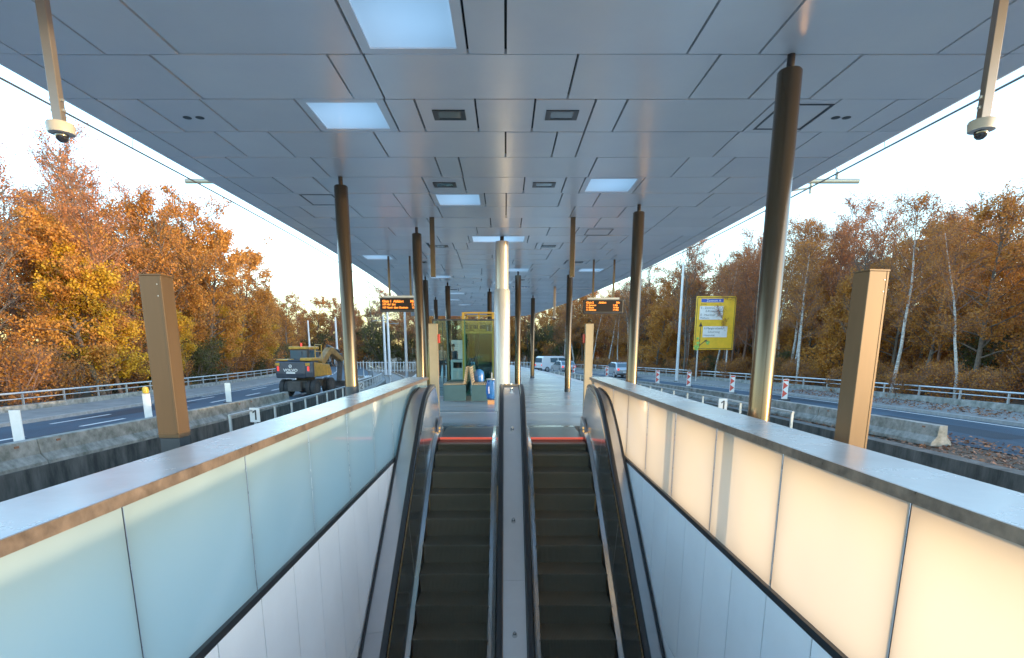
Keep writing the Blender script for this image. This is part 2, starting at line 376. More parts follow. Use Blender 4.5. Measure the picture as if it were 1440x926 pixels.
# ------------------------------------------------------------------ SETTING: ground, roads, platform
prof = [(-500, 2), (-150, 2.0), (-70, 1.0), (-34, -0.2), (-24, -0.75), (-18.3, -0.72), (-15.6, -0.68), (-9.05, -0.66), (-8.98, -0.70), (-8.95, -1.27),
        (-6, -1.27), (-2, -1.27), (2, -1.27), (6, -1.27), (9.35, -1.27), (9.38, -0.68), (10.8, -0.66), (16.2, -0.66), (19.3, -0.72), (26, -0.6), (36, 0.1), (70, 1.0), (150, 2.0), (500, 2)]
mb = MB(); ys = [-80, -40, -20, -8] + Ys(-8, 100, 3)[1:] + [120, 150, 200, 300, 600, 1500]
pts = []
def gr(Y): return [P(x, Y, z) for x, z in prof]
# leave the escalator pit open
pit = (-1.9, 2.0)
rings = [gr(Y) for Y in ys]; b0 = 0; n = len(prof)
for r in rings: mb.v += r
for i in range(len(ys) - 1):
    for k in range(n - 1):
        if abs(prof[k][0]) <= 2 and abs(prof[k+1][0]) <= 2 and ys[i+1] > -8.5 and ys[i] < 14: continue
        mb.f.append((i*n + k, i*n + k + 1, (i+1)*n + k + 1, (i+1)*n + k))
g = mb.build('ground', M['soil']); tag(g, kind='structure')
mb = MB(); path_sheet(mb, -8.9, -4.7, -1.245, -20, 110); path_sheet(mb, 4.7, 9.3, -1.245, -20, 110)
tag(mb.build('track_bed', M['ballast']), kind='structure')
mb = MB(); path_sheet(mb, -15.6, -9.35, -0.635, -20, 140); tag(mb.build('road_left', M['asphalt']), kind='structure')
mb = MB(); path_sheet(mb, 11.5, 16.2, -0.635, -20, 140); tag(mb.build('road_right', M['asphalt']), kind='structure')
mb = MB(); path_prism(mb, [(-18.05, -0.9), (-15.75, -0.9), (-15.75, -0.52), (-18.05, -0.50)], -20, 90); tag(mb.build('pavement_left', M['pavement']), kind='structure')
mb = MB(); path_prism(mb, [(-15.745, -0.9), (-15.595, -0.9), (-15.595, -0.515), (-15.745, -0.515)], -20, 90); tag(mb.build('kerb_left', M['kerb']), kind='structure')
mb = MB(); path_prism(mb, [(16.35, -0.9), (19.0, -0.9), (19.0, -0.50), (16.35, -0.52)], -20, 110); tag(mb.build('pavement_right', M['pavement']), kind='structure')
mb = MB(); path_prism(mb, [(16.195, -0.9), (16.345, -0.9), (16.345, -0.515), (16.195, -0.515)], -20, 110); tag(mb.build('kerb_right', M['kerb']), kind='structure')
# dashed lane lines
mb = MB()
for k in range(24):
    y = 4.5 + k * 4.4
    path_sheet(mb, -13.35, -13.20, -0.625, y, y + 2.2, 1.2)
    if k % 2 == 0 and k < 8: path_sheet(mb, -14.75, -14.62, -0.625, y + 5, y + 8.0, 1.2)
    if k < 9: path_sheet(mb, -10.6, -10.47, -0.625, y + 1, y + 2.6, 1.2)
path_sheet(mb, -15.35, -15.25, -0.625, 30, 120)
tag(mb.build('lane_markings_left', M['marking']), kind='structure')
mb = MB(); path_sheet(mb, 15.75, 15.87, -0.625, 0, 120); path_sheet(mb, 11.75, 11.87, -0.625, 16, 120)
tag(mb.build('lane_markings_right', M['marking']), kind='structure')

pm_ = asphalt('patched_asphalt', (0.03, 0.045, 0.06), (0.015, 0.023, 0.032))
mb = MB()
for (x0, x1, a, b) in ((-12.9, -11.9, 14, 17.5), (-15.2, -14.0, 20, 27), (-11.4, -9.9, 22, 24), (-13.0, -12.3, 30, 44), (-10.9, -10.6, 6, 21)): path_sheet(mb, x0, x1, -0.630, a, b)
tag(mb.build('road_patches_left', pm_), kind='structure')
mb = MB()
for (x0, x1, a, b) in ((13.2, 14.4, 15, 21), (14.9, 15.6, 24, 33), (12.2, 13.0, 30, 44)): path_sheet(mb, x0, x1, -0.630, a, b)
tag(mb.build('road_patches_right', pm_), kind='structure')

# platform: slab with the escalator opening left out
WL, WR = -1.69, 1.83          # glass faces of the well
PE = 4.35                     # half width of the platform
mb = MB()
def plat(x0, x1, a, b):
    yy = Ys(a, b, 2)
    mb.sweep([[(x0 + cx(Y), Y, -1.3), (x1 + cx(Y), Y, -1.3), (x1 + cx(Y), Y, 0), (x0 + cx(Y), Y, 0)] for Y in yy])
plat(-PE, WL - 0.06, -12, 11.9); plat(WR + 0.06, PE, -12, 11.9); plat(-PE, PE, 11.902, 54); plat(WL - 0.058, WR + 0.058, -12, 0.4)
tag(mb.build('platform_floor', M['floor']), kind='structure')
mb = MB()
for s in (-1, 1):
    x0, x1 = sorted((s * PE, s * (PE - 0.42)))
    mb.sweep([[(x0 + cx(Y), Y, 0.006), (x1 + cx(Y), Y, 0.006)] for Y in Ys(-12, 54, 2)], closed=False)
tag(mb.build('platform_edge_strip', mat('pale_edge_slabs', (0.62, 0.60, 0.57), 0.6, var=0.1)), kind='structure')
mb = MB(); mb.box(-1.8, 1.95, -0.2, 0.38, -5.6, -0.01); mb.box(-1.8, 1.95, 0.4, 12.0, -5.7, -5.5)
tag(mb.build('pit_floor', M['concrete']), kind='structure')

# ------------------------------------------------------------------ CANOPY
CH, ROW, Y0 = 4.3, 0.975, 5.97
canopy = thing('station_canopy', 'long flat platform canopy with a blue grey metal panel ceiling and square skylights', 'canopy', (0, 12, 0))
def cp(p): return (p[0], p[1] - 12, p[2])   # to canopy space
skyl = {0: [(-0.845, 0.79)], 2: [(-1.84, 0.79)], 6: [(-0.87, 0.78)], 5: [(1.77, 0.76)], 10: [(-0.16, 1.30)], 13: [(-3.8, 0.8)], 16: [(0.62, 0.75), (3.2, 0.8)], 18: [(-2.25, 0.78)],
        20: [(0.25, 0.75)], 22: [(1.2, 0.8)], 25: [(-1.8, 0.8)], 29: [(-2.0, 0.8)], 33: [(-1.2, 0.8), (1.5, 0.8)], 38: [(-3.0, 0.8)], -3: [(1.0, 0.79)], -6: [(-2.0, 0.79)]}
seams = {0: [-3.73, -3.04, -1.33, -0.36, 0.0, 1.69, 2.36, 4.02], 1: [-3.33, -1.67, -1.33, 0.68, 2.01, 2.67, 3.34], 2: [-4.06, -3.38, -2.35, -1.33, -1.01, -0.34, 0.33, 1.0, 1.35, 3.0, 3.71, 4.33],
         3: [-3.7, -3.02, -1.68, 0.0, 0.66, 1.0, 2.97, 4.01], 4: [-4.03, -2.81, -1.02, -0.68, 1.32, 2.65, 3.31], 5: [-3.75, -3.1, -1.35, -0.69, 0.31, 0.98, 1.31, 2.32, 3.6]}
downl = {2: [-0.66, 0.66], 5: [-1.02, 0.645], 11: [-1.7, 1.2], 14: [-2.6, 2.4], 19: [0.9], 23: [-1.9]}
rnd = random.Random(3)
GAP = 0.012; CGL, CGR, CEL, CER = 4.52, 4.68, 4.86, 5.03
soff, back, roof = MB(), MB(), MB()
def rowbox(m, x0, x1, a, b, z0, z1, tilt=0):
    ca, cb = cx(a), cx(b)
    ta, tb = rnd.uniform(-tilt, tilt), rnd.uniform(-tilt, tilt)
    m.hexa([cp(q) for q in ((x0 + ca, a, z0 + ta), (x1 + ca, a, z0 - tb), (x1 + cb, b, z0 - ta), (x0 + cb, b, z0 + tb), (x0 + ca, a, z1), (x1 + ca, a, z1), (x1 + cb, b, z1), (x0 + cb, b, z1))])
for r in range(-8, 47):
    a = Y0 - ROW + r * ROW; b = a + ROW
    sk = skyl.get(r, [])
    cells = [(c - s/2 - 0.1, c + s/2 + 0.1) for c, s in sk]
    if r in seams: ss = list(seams[r])
    else:
        ss = []; x = -CGR
        while True:
            x += rnd.choice([2, 3, 3, 4, 5, 5, 6]) * 0.335
            if x > CGR - 0.3: break
            if x > -CGL + 0.2: ss.append(x)
    for d in downl.get(r, []): ss += [d - 0.34, d + 0.34] if r not in seams else []
    ss = [s for s in ss if not any(lo - 0.15 < s < hi + 0.15 for lo, hi in cells)]
    for lo, hi in cells: ss += [lo, hi]
    ss = sorted(set(round(s, 3) for s in ss)); ed = [-CGL] + [v for v in ss if v > -CGL] + [CGR]
    for x0, x1 in zip(ed[:-1], ed[1:]):
        if x1 - x0 < 0.05: continue
        hit = [(c, s) for c, s in sk if abs((x0 + x1) / 2 - c) < 0.05]
        dz = rnd.uniform(-0.002, 0.002)
        if hit:
            c, s = hit[0]; h = 0.39; m_ = (a + b) / 2
            for (u0, u1, v0, v1) in ((x0 + GAP, c - s/2, a + GAP, b - GAP), (c + s/2, x1 - GAP, a + GAP, b - GAP), (c - s/2, c + s/2, a + GAP, m_ - h), (c - s/2, c + s/2, m_ + h, b - GAP)):
                rowbox(soff, u0, u1, v0, v1, CH + dz, CH + 0.05)
            # rim of the opening and the pane
            pane = MB(); rowbox(pane, c - s/2 + 0.002, c + s/2 - 0.002, m_ - h + 0.002, m_ + h - 0.002, CH + 0.015, CH + 0.02)
            pane.f = [pane.f[0]]; pane.build('skylight_pane', M['skypane'], canopy)
        else:
            rowbox(soff, x0 + GAP, x1 - GAP, a + GAP, b - GAP, CH + dz, CH + 0.05, 0.0035)
    for s in (-1, 1):
        x0, x1 = (-CEL, -CGL - 0.022) if s < 0 else (CGR + 0.022, CER); rowbox(soff, x0, x1, a + GAP * 0.5, b - GAP * 0.5, CH + 0.004, CH + 0.05)
    # backing and roof with the skylight openings left out
    ed = [-CEL + 0.01] + [v for c, s in sorted(sk) for v in (c - s/2, c + s/2)] + [CER - 0.01]
    for x0, x1 in zip(ed[0::2], ed[1::2]):
        rowbox(back, x0, x1, a, b, CH + 0.055, CH + 0.075)
        rowbox(roof, x0, x1, a, b, CH + 0.12, CH + 0.42)
sf = soff.build('ceiling_panels', M['soffit'], canopy); back.build('ceiling_backing', M['dark'], canopy); roof.build('roof_slab', M['roof'], canopy)
mb = MB()
for s in (-1, 1):
    yy = Ys(Y0 - ROW * 9, Y0 + ROW * 46, 1.95)
    x0, x1 = (-CEL - 0.03, -CEL) if s < 0 else (CER, CER + 0.03)
    mb.sweep([[cp((x0 + cx(Y), Y, CH)), cp((x1 + cx(Y), Y, CH + 0.01)), cp((x1 + cx(Y), Y, CH + 0.44)), cp((x0 + cx(Y), Y, CH + 0.44))] for Y in yy])
mb.build('fascia', M['soffit'], canopy)
for r, xs in downl.items():
    for x in xs:
        yc = Y0 - ROW / 2 + r * ROW - (0.06 if r < 6 else 0); x_ = x + cx(yc)
        fr = MB()
        for (u0, u1, v0, v1) in ((-0.19, 0.19, -0.14, -0.105), (-0.19, 0.19, 0.105, 0.14), (-0.19, -0.13, -0.105, 0.105), (0.13, 0.19, -0.105, 0.105)):
            fr.box(x_ + u0, x_ + u1, yc + v0 - 12, yc + v1 - 12, CH - 0.012, CH + 0.002)
        fo = fr.build('downlight_frame', M['trim'], canopy)
        MB().box(x_ - 0.13, x_ + 0.13, yc - 0.105 - 12, yc + 0.105 - 12, CH - 0.005, CH - 0.003).build('lens', mat('downlight_lens', (0.35, 0.36, 0.36), 0.12, 0.6) if 'dl' not in M else M['dl'], fo)
for x in (-3.79, -3.64, 3.93, 4.06): MB().lathe([(0.05, CH - 0.004), (0.05, CH - 0.001)], (x, 7.46 - 12), 14).build('ceiling_vent', M['trim'], canopy)
for (x, y) in ((-3.4, 11.3), (3.4, 7.45), (2.2, 14.3)):
    mb = MB()
    for (u0, u1, v0, v1) in ((-.3, .3, -.38, -.35), (-.3, .3, .35, .38), (-.3, -.27, -.35, .35), (.27, .3, -.35, .35)): mb.box(x + u0, x + u1, y + v0 - 12, y + v1 - 12, CH - 0.006, CH - 0.0015)
    mb.build('ceiling_hatch', M['trim'], canopy)

# ------------------------------------------------------------------ COLUMNS
def column(x, y, label, dark, r=0.11):
    t = thing('canopy_column', label, 'column', (x, y, 0), 0, 'bronze columns carrying the canopy')
    MB().lathe([(r, 0), (r, 4.15), (r - 0.012, 4.165)], n=32).build('shaft', M['bronze'], t, smooth=True)
    MB().lathe([(0.035, 4.165), (0.035, 4.30)], n=16).build('neck', M['black'], t, smooth=True)
    MB().lathe([(r + 0.004, 0.0), (r + 0.004, 0.955 if dark else 0.12), (r + 0.001, 0.965 if dark else 0.13)], n=32).build('base_sleeve', M['sleeve'], t, smooth=True)
    return t
column(2.67, 5.97, 'large bronze round column nearest on the right, behind the right wall coping', False)
column(2.56, 11.66, 'second bronze round column on the right, just past the escalator heads', False)
column(2.3, 21.25, 'slim looking bronze column standing free on the platform right of centre', False)
column(1.44, 31.0, 'farther bronze column on the open platform left of the free standing one', False)
column(-2.65, 9.85, 'nearest bronze round column on the left with a dark foot', True)
column(-2.03, 13.76, 'bronze column left beside the left departure board', False)
column(-3.10, 22.9, 'slender bronze column just right of the left departure board', False)
column(-3.8, 32.0, 'distant bronze column beside the two standing people', False)
column(-2.45, 25.0, 'dark bronze column in front of the standing people', False)
column(0.45, 21.4, 'bronze column close right of the white central column', False)
column(-0.75, 27.5, 'thin dark column just left of the white central column', False)
t = thing('central_column', 'thick white round column between the escalators with a wider lower sleeve', 'column', (-0.09, 14.86, 0))
MB().lathe([(0.165, 3.05), (0.165, 4.18)], n=40).build('upper_shaft', M['white_col'], t, smooth=True)
MB().lathe([(0.05, 4.18), (0.05, 4.30)], n=20).build('neck', M['dark'], t, smooth=True)
MB().lathe([(0.20, 0), (0.20, 3.0), (0.18, 3.045), (0.166, 3.05)], n=40).build('lower_sleeve', M['white_col'], t, smooth=True)

def square_post(x, y, h, w, dark, label, red=False, sx=1):
    t = thing('bronze_post', label, 'post', (x, y, 0), 0, 'square bronze metal posts')
    pm = M['bronze_flat']
    if dark == 'pale': dark = False; pm = M['pale_post']
    z0 = 0.955 if dark else 0.0
    MB().box(-w/2, w/2, -w/2, w/2, z0, h).build('casing', pm, t, bevel=0.004)
    if dark:
        MB().box(-w/2 + 0.006, w/2 - 0.006, -w/2 + 0.006, w/2 - 0.006, 0, 0.952).build('plinth', M['sleeve'], t)
        mb = MB(); e = w/2 + 0.003
        mb.box(-e, e, -e, e, 0.985, 0.992).build('trim_band', M['bronze_flat'], t)
    e = w / 2
    MB().box(-e - 0.004, e + 0.004, -e - 0.004, e + 0.004, h + 0.001, h + 0.010).build('cap_plate', pm, t)
    MB().box(e - 0.016, e - 0.002, -e - 0.003, -e - 0.0005, z0 + 0.01, h - 0.004).build('edge_trim', pm, t)
    for zz in (h - 0.06, h - 0.14):
        MB().tube([(e - 0.03, -e - 0.0005, zz), (e - 0.03, -e - 0.004, zz)], 0.004, 8).build('rivet', M['galv'], t)
    if red:
        MB().box(min(sx * w/2, sx * (w/2 + 0.05)), max(sx * w/2, sx * (w/2 + 0.05)), -0.05, 0.05, 1.72, 1.92).build('alarm_box', M['red'], t, bevel=0.01)
    return t
square_post(-2.52, 4.28, 2.12, 0.155, True, 'square bronze post at the near left with dark foot in front of golden trees')
square_post(2.63, 4.28, 2.15, 0.155, False, 'square bronze post at the near right in front of the birches').rotation_euler = (0, 0, R(9))
square_post(1.92, 13.4, 2.14, 0.175, 'pale', 'pale bronze post behind the right escalator head with a red box', True, -1)
square_post(-1.66, 13.4, 2.14, 0.19, 'pale', 'pale bronze post behind the left escalator head with a red box', True, 1)

# hanging camera poles
def hang_pole(x, y, cam_on, label, zb=3.1, s=1, w=0.05):
    t = thing('hanging_camera_pole', label, 'camera pole', (x, y, 0), 0, 'poles hanging from the canopy ceiling')
    MB().box(-w, w, -w * 0.8, w * 0.8, zb + 0.0, CH).build('pole', M['cam_pole' if cam_on else 'bronze'], t, bevel=0.004)
    if cam_on:
        c = MB().lathe([(0.05, zb - 0.012), (0.088, zb - 0.006), (0.095, zb - 0.02), (0.088, zb - 0.078), (0.05, zb - 0.082)], n=32).build('camera_housing', M['camwhite'], t, smooth=True)
        MB().lathe([(0.046, zb - 0.082), (0.046, zb - 0.098), (0.04, zb - 0.12), (0.024, zb - 0.136), (0.005, zb - 0.142)], n=24).build('dome', M['dome'], c, smooth=True)
        mb = MB()
        for z in (zb + 0.075, zb + 0.145): mb.box(-w - 0.016, w + 0.016, -0.012, 0.012, z, z + 0.018)
        mb.build('clamp', M['galv'], t)
    return t
hang_pole(-3.42, 4.8, True, 'hanging pole with a dome camera at the top left, outside the canopy edge line', 3.31, w=0.036)
hang_pole(3.66, 4.8, True, 'hanging pole with a dome camera at the top right, beside the right canopy edge', 3.33, w=0.036)
hang_pole(-1.55, 12.75, False, 'short brown bar hanging from the ceiling left of the white column')
hang_pole(1.42, 12.75, False, 'short brown bar hanging from the ceiling right of the white column')
hang_pole(2.2, 26.5, True, 'far thin hanging pole with a pale tip, between the two right columns', 3.0)

# ------------------------------------------------------------------ WELL WALLS (coping, glass band, cladding)
def well_wall(side):
    s = -1 if side == 'L' else 1
    gx = WL if s < 0 else WR
    inner = gx - s * 0.035; outer = -2.07 if s < 0 else 2.25
    YA, YB = -4.0, 12.3  # walls extended unseen behind the camera to shade the left glass
    lab = ('left glazed parapet wall along the escalator well with bluish frosted glass', 'right glazed parapet wall along the escalator well with glowing cream frosted glass')[s > 0]
    t = thing('glazed_parapet', lab, 'parapet', (gx, 6, 0))
    def T(x, y, z): return (x - gx, y - 6, z)
    def bx(m, x0, x1, y0, y1, z0, z1):
        x0, x1 = sorted((x0, x1)); m.box(x0 - gx, x1 - gx, y0 - 6, y1 - 6, z0, z1); return m
    y = YA; k = 0; off = 1.21 if s < 0 else 1.27
    cuts = [YA] + [off + 2.4 * i for i in range(-2, 5)] + [YB]
    for a, b in zip(cuts[:-1], cuts[1:]):
        bx(MB(), inner + s * 0.012, outer, a + 0.002, b - 0.002, 0.972, 1.0).build('coping_slab', M['coping'], t, bevel=0.003)
    e = MB()
    for a, b in zip(cuts[:-1], cuts[1:]): bx(e, inner, inner + s * 0.010, a + 0.001, b - 0.001, 0.945, 1.002)
    e.build('coping_edge', M['coping_edge'], t)
    bx(MB(), outer - s * 0.001, outer - s * 0.012, YA, YB, 0.94, 0.971).build('outer_edge', M['coping_edge'], t)
    bx(MB(), gx + s * 0.02, outer - s * 0.05, YA, YB, 0.952, 0.970).build('coping_support', M['trim'], t)
    g0 = 1.21 if s < 0 else 1.27
    gs = [YA] + [g0 + 1.2 * i for i in range(-4, 10)]
    if gs[-1] < YB: gs.append(YB)
    for a, b in zip(gs[:-1], gs[1:]):
        p = MB(); q4 = [T(gx, a + 0.006, 0.0), T(gx, b - 0.006, 0.0), T(gx, b - 0.006, 0.944), T(gx, a + 0.006, 0.944)]; p.quad(*(q4 if s < 0 else q4[::-1])); p.build('glass_panel', M['milk_left' if s < 0 else 'milk_right'], t, fix=False)
    for a in gs[1:-1]: bx(MB(), gx + s * 0.004, gx + s * 0.03, a - 0.008, a + 0.008, 0.0, 0.95).build('glazing_post', M['trim'], t)
    bx(MB(), gx - s * 0.028, gx + s * 0.03, YA, YB, -0.055, -0.001).build('bottom_trim', M['trim'], t)
    c = MB(); y = YA
    j = 0.61 if s < 0 else 0.67
    cs = [0.4] + [j + 0.6 * i for i in range(1, 20)] + [YB]
    for a, b in zip(cs[:-1], cs[1:]):
        bx(c, gx - s * 0.022, gx - s * 0.016, a + 0.006, b - 0.006, -1.62, -0.056); bx(c, gx - s * 0.022, gx - s * 0.016, a + 0.006, b - 0.006, -5.5, -1.632)
    c.build('cladding_panels', M['clad'], t)
    bx(MB(), gx - s * 0.013, gx + s * 0.05, 0.4, YB, -5.6, -0.06).build('wall_backing', M['dark'], t)
well_wall('L'); well_wall('R')

# ------------------------------------------------------------------ ESCALATORS
def soft(Y, Yt, s=0.22):
    u = (Yt - Y) / s
    return -0.70 * s * (u if u > 30 else math.log1p(math.exp(u)))
def zn(Y): return soft(Y, 9.75)                 # nose line
def zr(Y): return 0.97 + soft(Y, 9.62, 0.32)    # handrail top line
YE = 2.6
def line(Ya, Yb, st=0.14):
    n = int((Yb - Ya) / st); return [Ya + (Yb - Ya) * i / n for i in range(n + 1)]
def escalator(cxe, label, wall_side):
    t = thing('escalator', label, 'escalator', (cxe, 10.28, 0))
    def L(x, y, z): return (x, y - 10.28, z)
    hw = 0.485
    # steps
    for k in range(18):
        yb = 10.26 - 0.40 * k; z = zn(yb - 0.22); zl = zn(yb - 0.62)
        m = MB(); m.box(-hw + 0.006, hw - 0.006, yb - 0.40 - 10.28, yb + 0.037 - 10.28, z - 0.03, z - 0.004)
        # slightly curved riser below the nose
        if z - zl > 0.01:
            rings = []
            for i in range(6):
                u = i / 5; zz = (z - 0.03) + (zl - z + 0.028) * u; yy = yb - 0.398 + 0.03 * math.sin(u * 1.4)
                rings.append([L(-hw + 0.006, yy, zz), L(hw - 0.006, yy, zz)])
            m.sweep(rings, closed=False)
        st = m.build('step', M['step'], t)
    MB().box(-hw, hw, 10.285 - 10.28, 11.9 - 10.28, -0.05, 0.008).build('comb_plate', M['comb'], t)
    m = MB()
    for i in range(48): m.box(-hw + 0.012 + i * 0.0202, -hw + 0.022 + i * 0.0202, 11.62 - 10.28, 11.88 - 10.28, 0.008, 0.014)
    m.build('grating_strip', M['steel'], t)
    MB().box(-hw + 0.01, hw - 0.01, 10.20 - 10.28, 10.284 - 10.28, -0.016, 0.012).build('comb_light_strip', M['red_glow'], t)
    for s in (-1, 1):
        ys_ = line(YE, 10.95)
        # skirt and bright edge
        m = MB(); m.sweep([[L(s * (hw + 0.003), Y, zn(Y) - 0.35), L(s * (hw + 0.003), Y, zn(Y) + 0.10)] for Y in ys_], closed=False); m.build('skirt', M['skirt'], t, fix=False)
        m = MB(); m.sweep([[L(s * (hw + 0.002), Y, zn(Y) + 0.10), L(s * (hw + 0.055), Y, zn(Y) + 0.155), L(s * (hw + 0.055), Y, zn(Y) + 0.12), L(s * (hw + 0.004), Y, zn(Y) + 0.09)] for Y in ys_]); m.build('skirt_edge', M['brightedge'], t, smooth=True)
        # balustrade panel, in pieces with joints
        cuts = [YE, 4.2, 5.8, 7.4, 8.9, 9.9, 10.35, 10.65]
        for a, b in zip(cuts[:-1], cuts[1:]):
            m = MB(); m.sweep([[L(s * (hw + 0.056), Y, zn(Y) + 0.13), L(s * (hw + 0.115), Y, zr(Y) - 0.075)] for Y in line(a + 0.003, b - 0.003, 0.1)], closed=False)
            m.build('balustrade_panel', M['steel'], t, smooth=True, fix=False)
        # rounded newel panel
        pts = []
        for i in range(13):
            a = math.pi / 2 - math.pi * i / 12; pts.append((10.65 + 0.32 * math.cos(a), 0.53 + 0.37 * math.sin(a)))
        m = MB(); m.v = [L(s * (hw + 0.056 + 0.06 * max(0, min(1, (z - 0.13) / 0.76))), y, z) for y, z in pts] ; m.f = [tuple(range(13))]
        m.build('newel_panel', M['steel'], t, fix=False)
        # handrail with rounded end
        xr = s * 0.648
        pp = [(Y, zr(Y) - 0.02) for Y in ys_ if Y < 10.62]
        zt = pp[-1][1]
        for i in range(1, 14):
            a = math.pi / 2 - math.pi * i / 13; pp.append((10.66 + 0.38 * math.cos(a), zt - 0.40 + 0.40 * math.sin(a)))
        rings = []
        for i, (y, z) in enumerate(pp):
            y0, z0 = pp[max(i-1, 0)]; y1, z1 = pp[min(i+1, len(pp)-1)]
            d = math.hypot(y1 - y0, z1 - z0); ny, nz = -(z1 - z0) / d, (y1 - y0) / d
            ring = []
            for (u, v) in ((-0.04, -0.022), (-0.042, 0.0), (-0.03, 0.018), (0, 0.022), (0.03, 0.018), (0.042, 0.0), (0.04, -0.022)):
                ring.append(L(xr + u, y + ny * v, z + nz * v))
            rings.append(ring)
        m = MB(); m.sweep(rings); m.build('handrail', M['rubber'], t, smooth=True)
        # rail guide below the rubber
        m = MB(); m.sweep([[L(xr - 0.03, Y, zr(Y) - 0.10), L(xr + 0.03, Y, zr(Y) - 0.10), L(xr + 0.03, Y, zr(Y) - 0.045), L(xr - 0.03, Y, zr(Y) - 0.045)] for Y in ys_ if Y < 10.9]); m.build('rail_guide', M['deck'], t)
        # skirt plinth under the newel with the amber indicator on the outer side only
    ws = wall_side
    xo = (WL + 0.036 if ws < 0 else WR - 0.036) - cxe
    xi = ws * 0.695
    m = MB()
    cuts = [YE, 4.0, 6.05, 8.1, 9.5, 10.9]
    for a, b in zip(cuts[:-1], cuts[1:]):
        m.sweep([[L(xi, Y, zr(Y) - 0.075), L(xo, Y, zr(Y) - 0.11), L(xo, Y, zr(Y) - 0.16), L(xi, Y, zr(Y) - 0.14)] for Y in line(a + 0.002, b - 0.002, 0.1)])
    m.build('outer_deck', M['deck'], t, smooth=True)
    m = MB(); x2 = xo + (0.03 if ws < 0 else -0.03)
    m.sweep([[L(xo, Y, zr(Y) - 0.16), L(x2, Y, zr(Y) - 0.16), L(x2, Y, zr(Y) - 0.085), L(xo, Y, zr(Y) - 0.085)] for Y in line(YE, 10.9, 0.1)]); m.build('deck_seal', M['black'], t)
    m = MB(); m.box(min(xo, xi), max(xo, xi), 10.9 - 10.28, 10.93 - 10.28, 0, 0.86); m.build('end_panel', M['deck'], t)
    # indicator housing at the newel foot
    xs = ws * (hw + 0.03)
    hb = MB(); hb.hexa([L(xs - 0.03, 10.2, 0.0), L(xs + 0.03, 10.2, 0.0), L(xs + 0.03, 10.75, 0.0), L(xs - 0.03, 10.75, 0.0), L(xs - 0.025, 10.32, 0.24), L(xs + 0.03, 10.32, 0.24), L(xs + 0.03, 10.75, 0.34), L(xs - 0.025, 10.75, 0.34)])
    h = hb.build('indicator_housing', M['deck'], t, bevel=0.01)
    for q in (0.11, 0.165):
        m = MB(); m.box(xs - ws * 0.03 - 0.011, xs - ws * 0.03 + 0.011, 10.196 + 0.12 * q / 0.24 - 10.28, 10.215 + 0.12 * q / 0.24 - 10.28, q, q + 0.03)
        m.build('indicator_lamp', M['amber'], h)
    return t
M['nosing'] = mat('step_nosing_metal', (0.22, 0.195, 0.15), 0.45, 0.55, var=0.2)
E1 = escalator(-0.72, 'left escalator with dark ribbed steps beside the bluish glass wall', -1)
E2 = escalator(0.935, 'right escalator with dark ribbed steps beside the cream glowing wall', 1)
t = thing('divider_deck', 'dark steel deck strip running down between the two escalators', 'escalator deck', (0.105, 10.28, 0))
m = MB(); cuts = [YE, 4.4, 6.6, 8.8, 10.95]
for a, b in zip(cuts[:-1], cuts[1:]):
    m.sweep([[(-0.135, Y - 10.28, zr(Y) - 0.065), (0.135, Y - 10.28, zr(Y) - 0.065), (0.135, Y - 10.28, zr(Y) - 0.14), (-0.135, Y - 10.28, zr(Y) - 0.14)] for Y in line(a + 0.002, b - 0.002, 0.1)])
m.build('deck_plate', M['middeck'], t, smooth=True)
for s in (-1, 1):
    m = MB(); m.sweep([[(s * 0.136, Y - 10.28, zr(Y) - 0.14), (s * 0.15, Y - 10.28, zr(Y) - 0.14), (s * 0.15, Y - 10.28, zr(Y) - 0.052), (s * 0.136, Y - 10.28, zr(Y) - 0.052)] for Y in line(YE, 10.95, 0.1)]); m.build('edge_strip', M['black'], t)
MB().box(-0.15, 0.15, 10.95 - 10.28, 10.98 - 10.28, 0.0, 0.90).build('end_plate', M['deck'], t)
MB().box(-0.14, 0.14, 10.78 - 10.28, 10.93 - 10.28, 0.906, 0.94).build('end_block', mat('end_block_metal', (0.30, 0.20, 0.14), 0.4, 0.6, var=0.2), t)
for y in (10.86, 10.15, 8.85, 7.35, 6.0):
    z = zr(y) - 0.065; sl_ = (zr(y + 0.05) - zr(y - 0.05)) / 0.1
    m = MB(); m.tube([(0, y - 10.28 - sl_ * 0 , z), (0, y - 10.28 - 0.02, z + 0.035), (0, y - 10.28 - 0.03, z + 0.06)], [0.032, 0.026, 0.012], 14)
    m.build('anti_slide_stud', M['brightedge'], t, smooth=True)

# ------------------------------------------------------------------ DEPARTURE BOARDS
def board(x, y, lines, label):
    t = thing('departure_board', label, 'display board', (x, y, 0), 0, 'hanging departure boards')
    W, z0, z1 = 1.24, 2.68, 3.10
    MB().box(-W/2, W/2, -0.09, 0.09, z0, z1).build('housing', M['black'], t, bevel=0.01)
    MB().box(-W/2 + 0.12, W/2 - 0.12, -0.05, 0.05, z1 + 0.003, z1 + 0.055).build('mounting_rail', M['galv'], t)
    sc_ = MB().box(-W/2 + 0.03, W/2 - 0.03, -0.094, -0.091, z0 + 0.05, z1 - 0.04).build('screen', M['screen'], t)
    for (sx_, zf, s, size) in lines:
        text_mesh(s, size, M['led'], sc_, (sx_, -0.097, zf), (R(90), 0, 0), 'led_text', 0.001, bold=0.002)
    for rx in (-0.33, 0.31):
        MB().box(rx - 0.028, rx + 0.028, -0.028, 0.028, z1 + 0.056, CH).build('hanger_rod', M['bronze'], t)
    return t
LX = -0.55
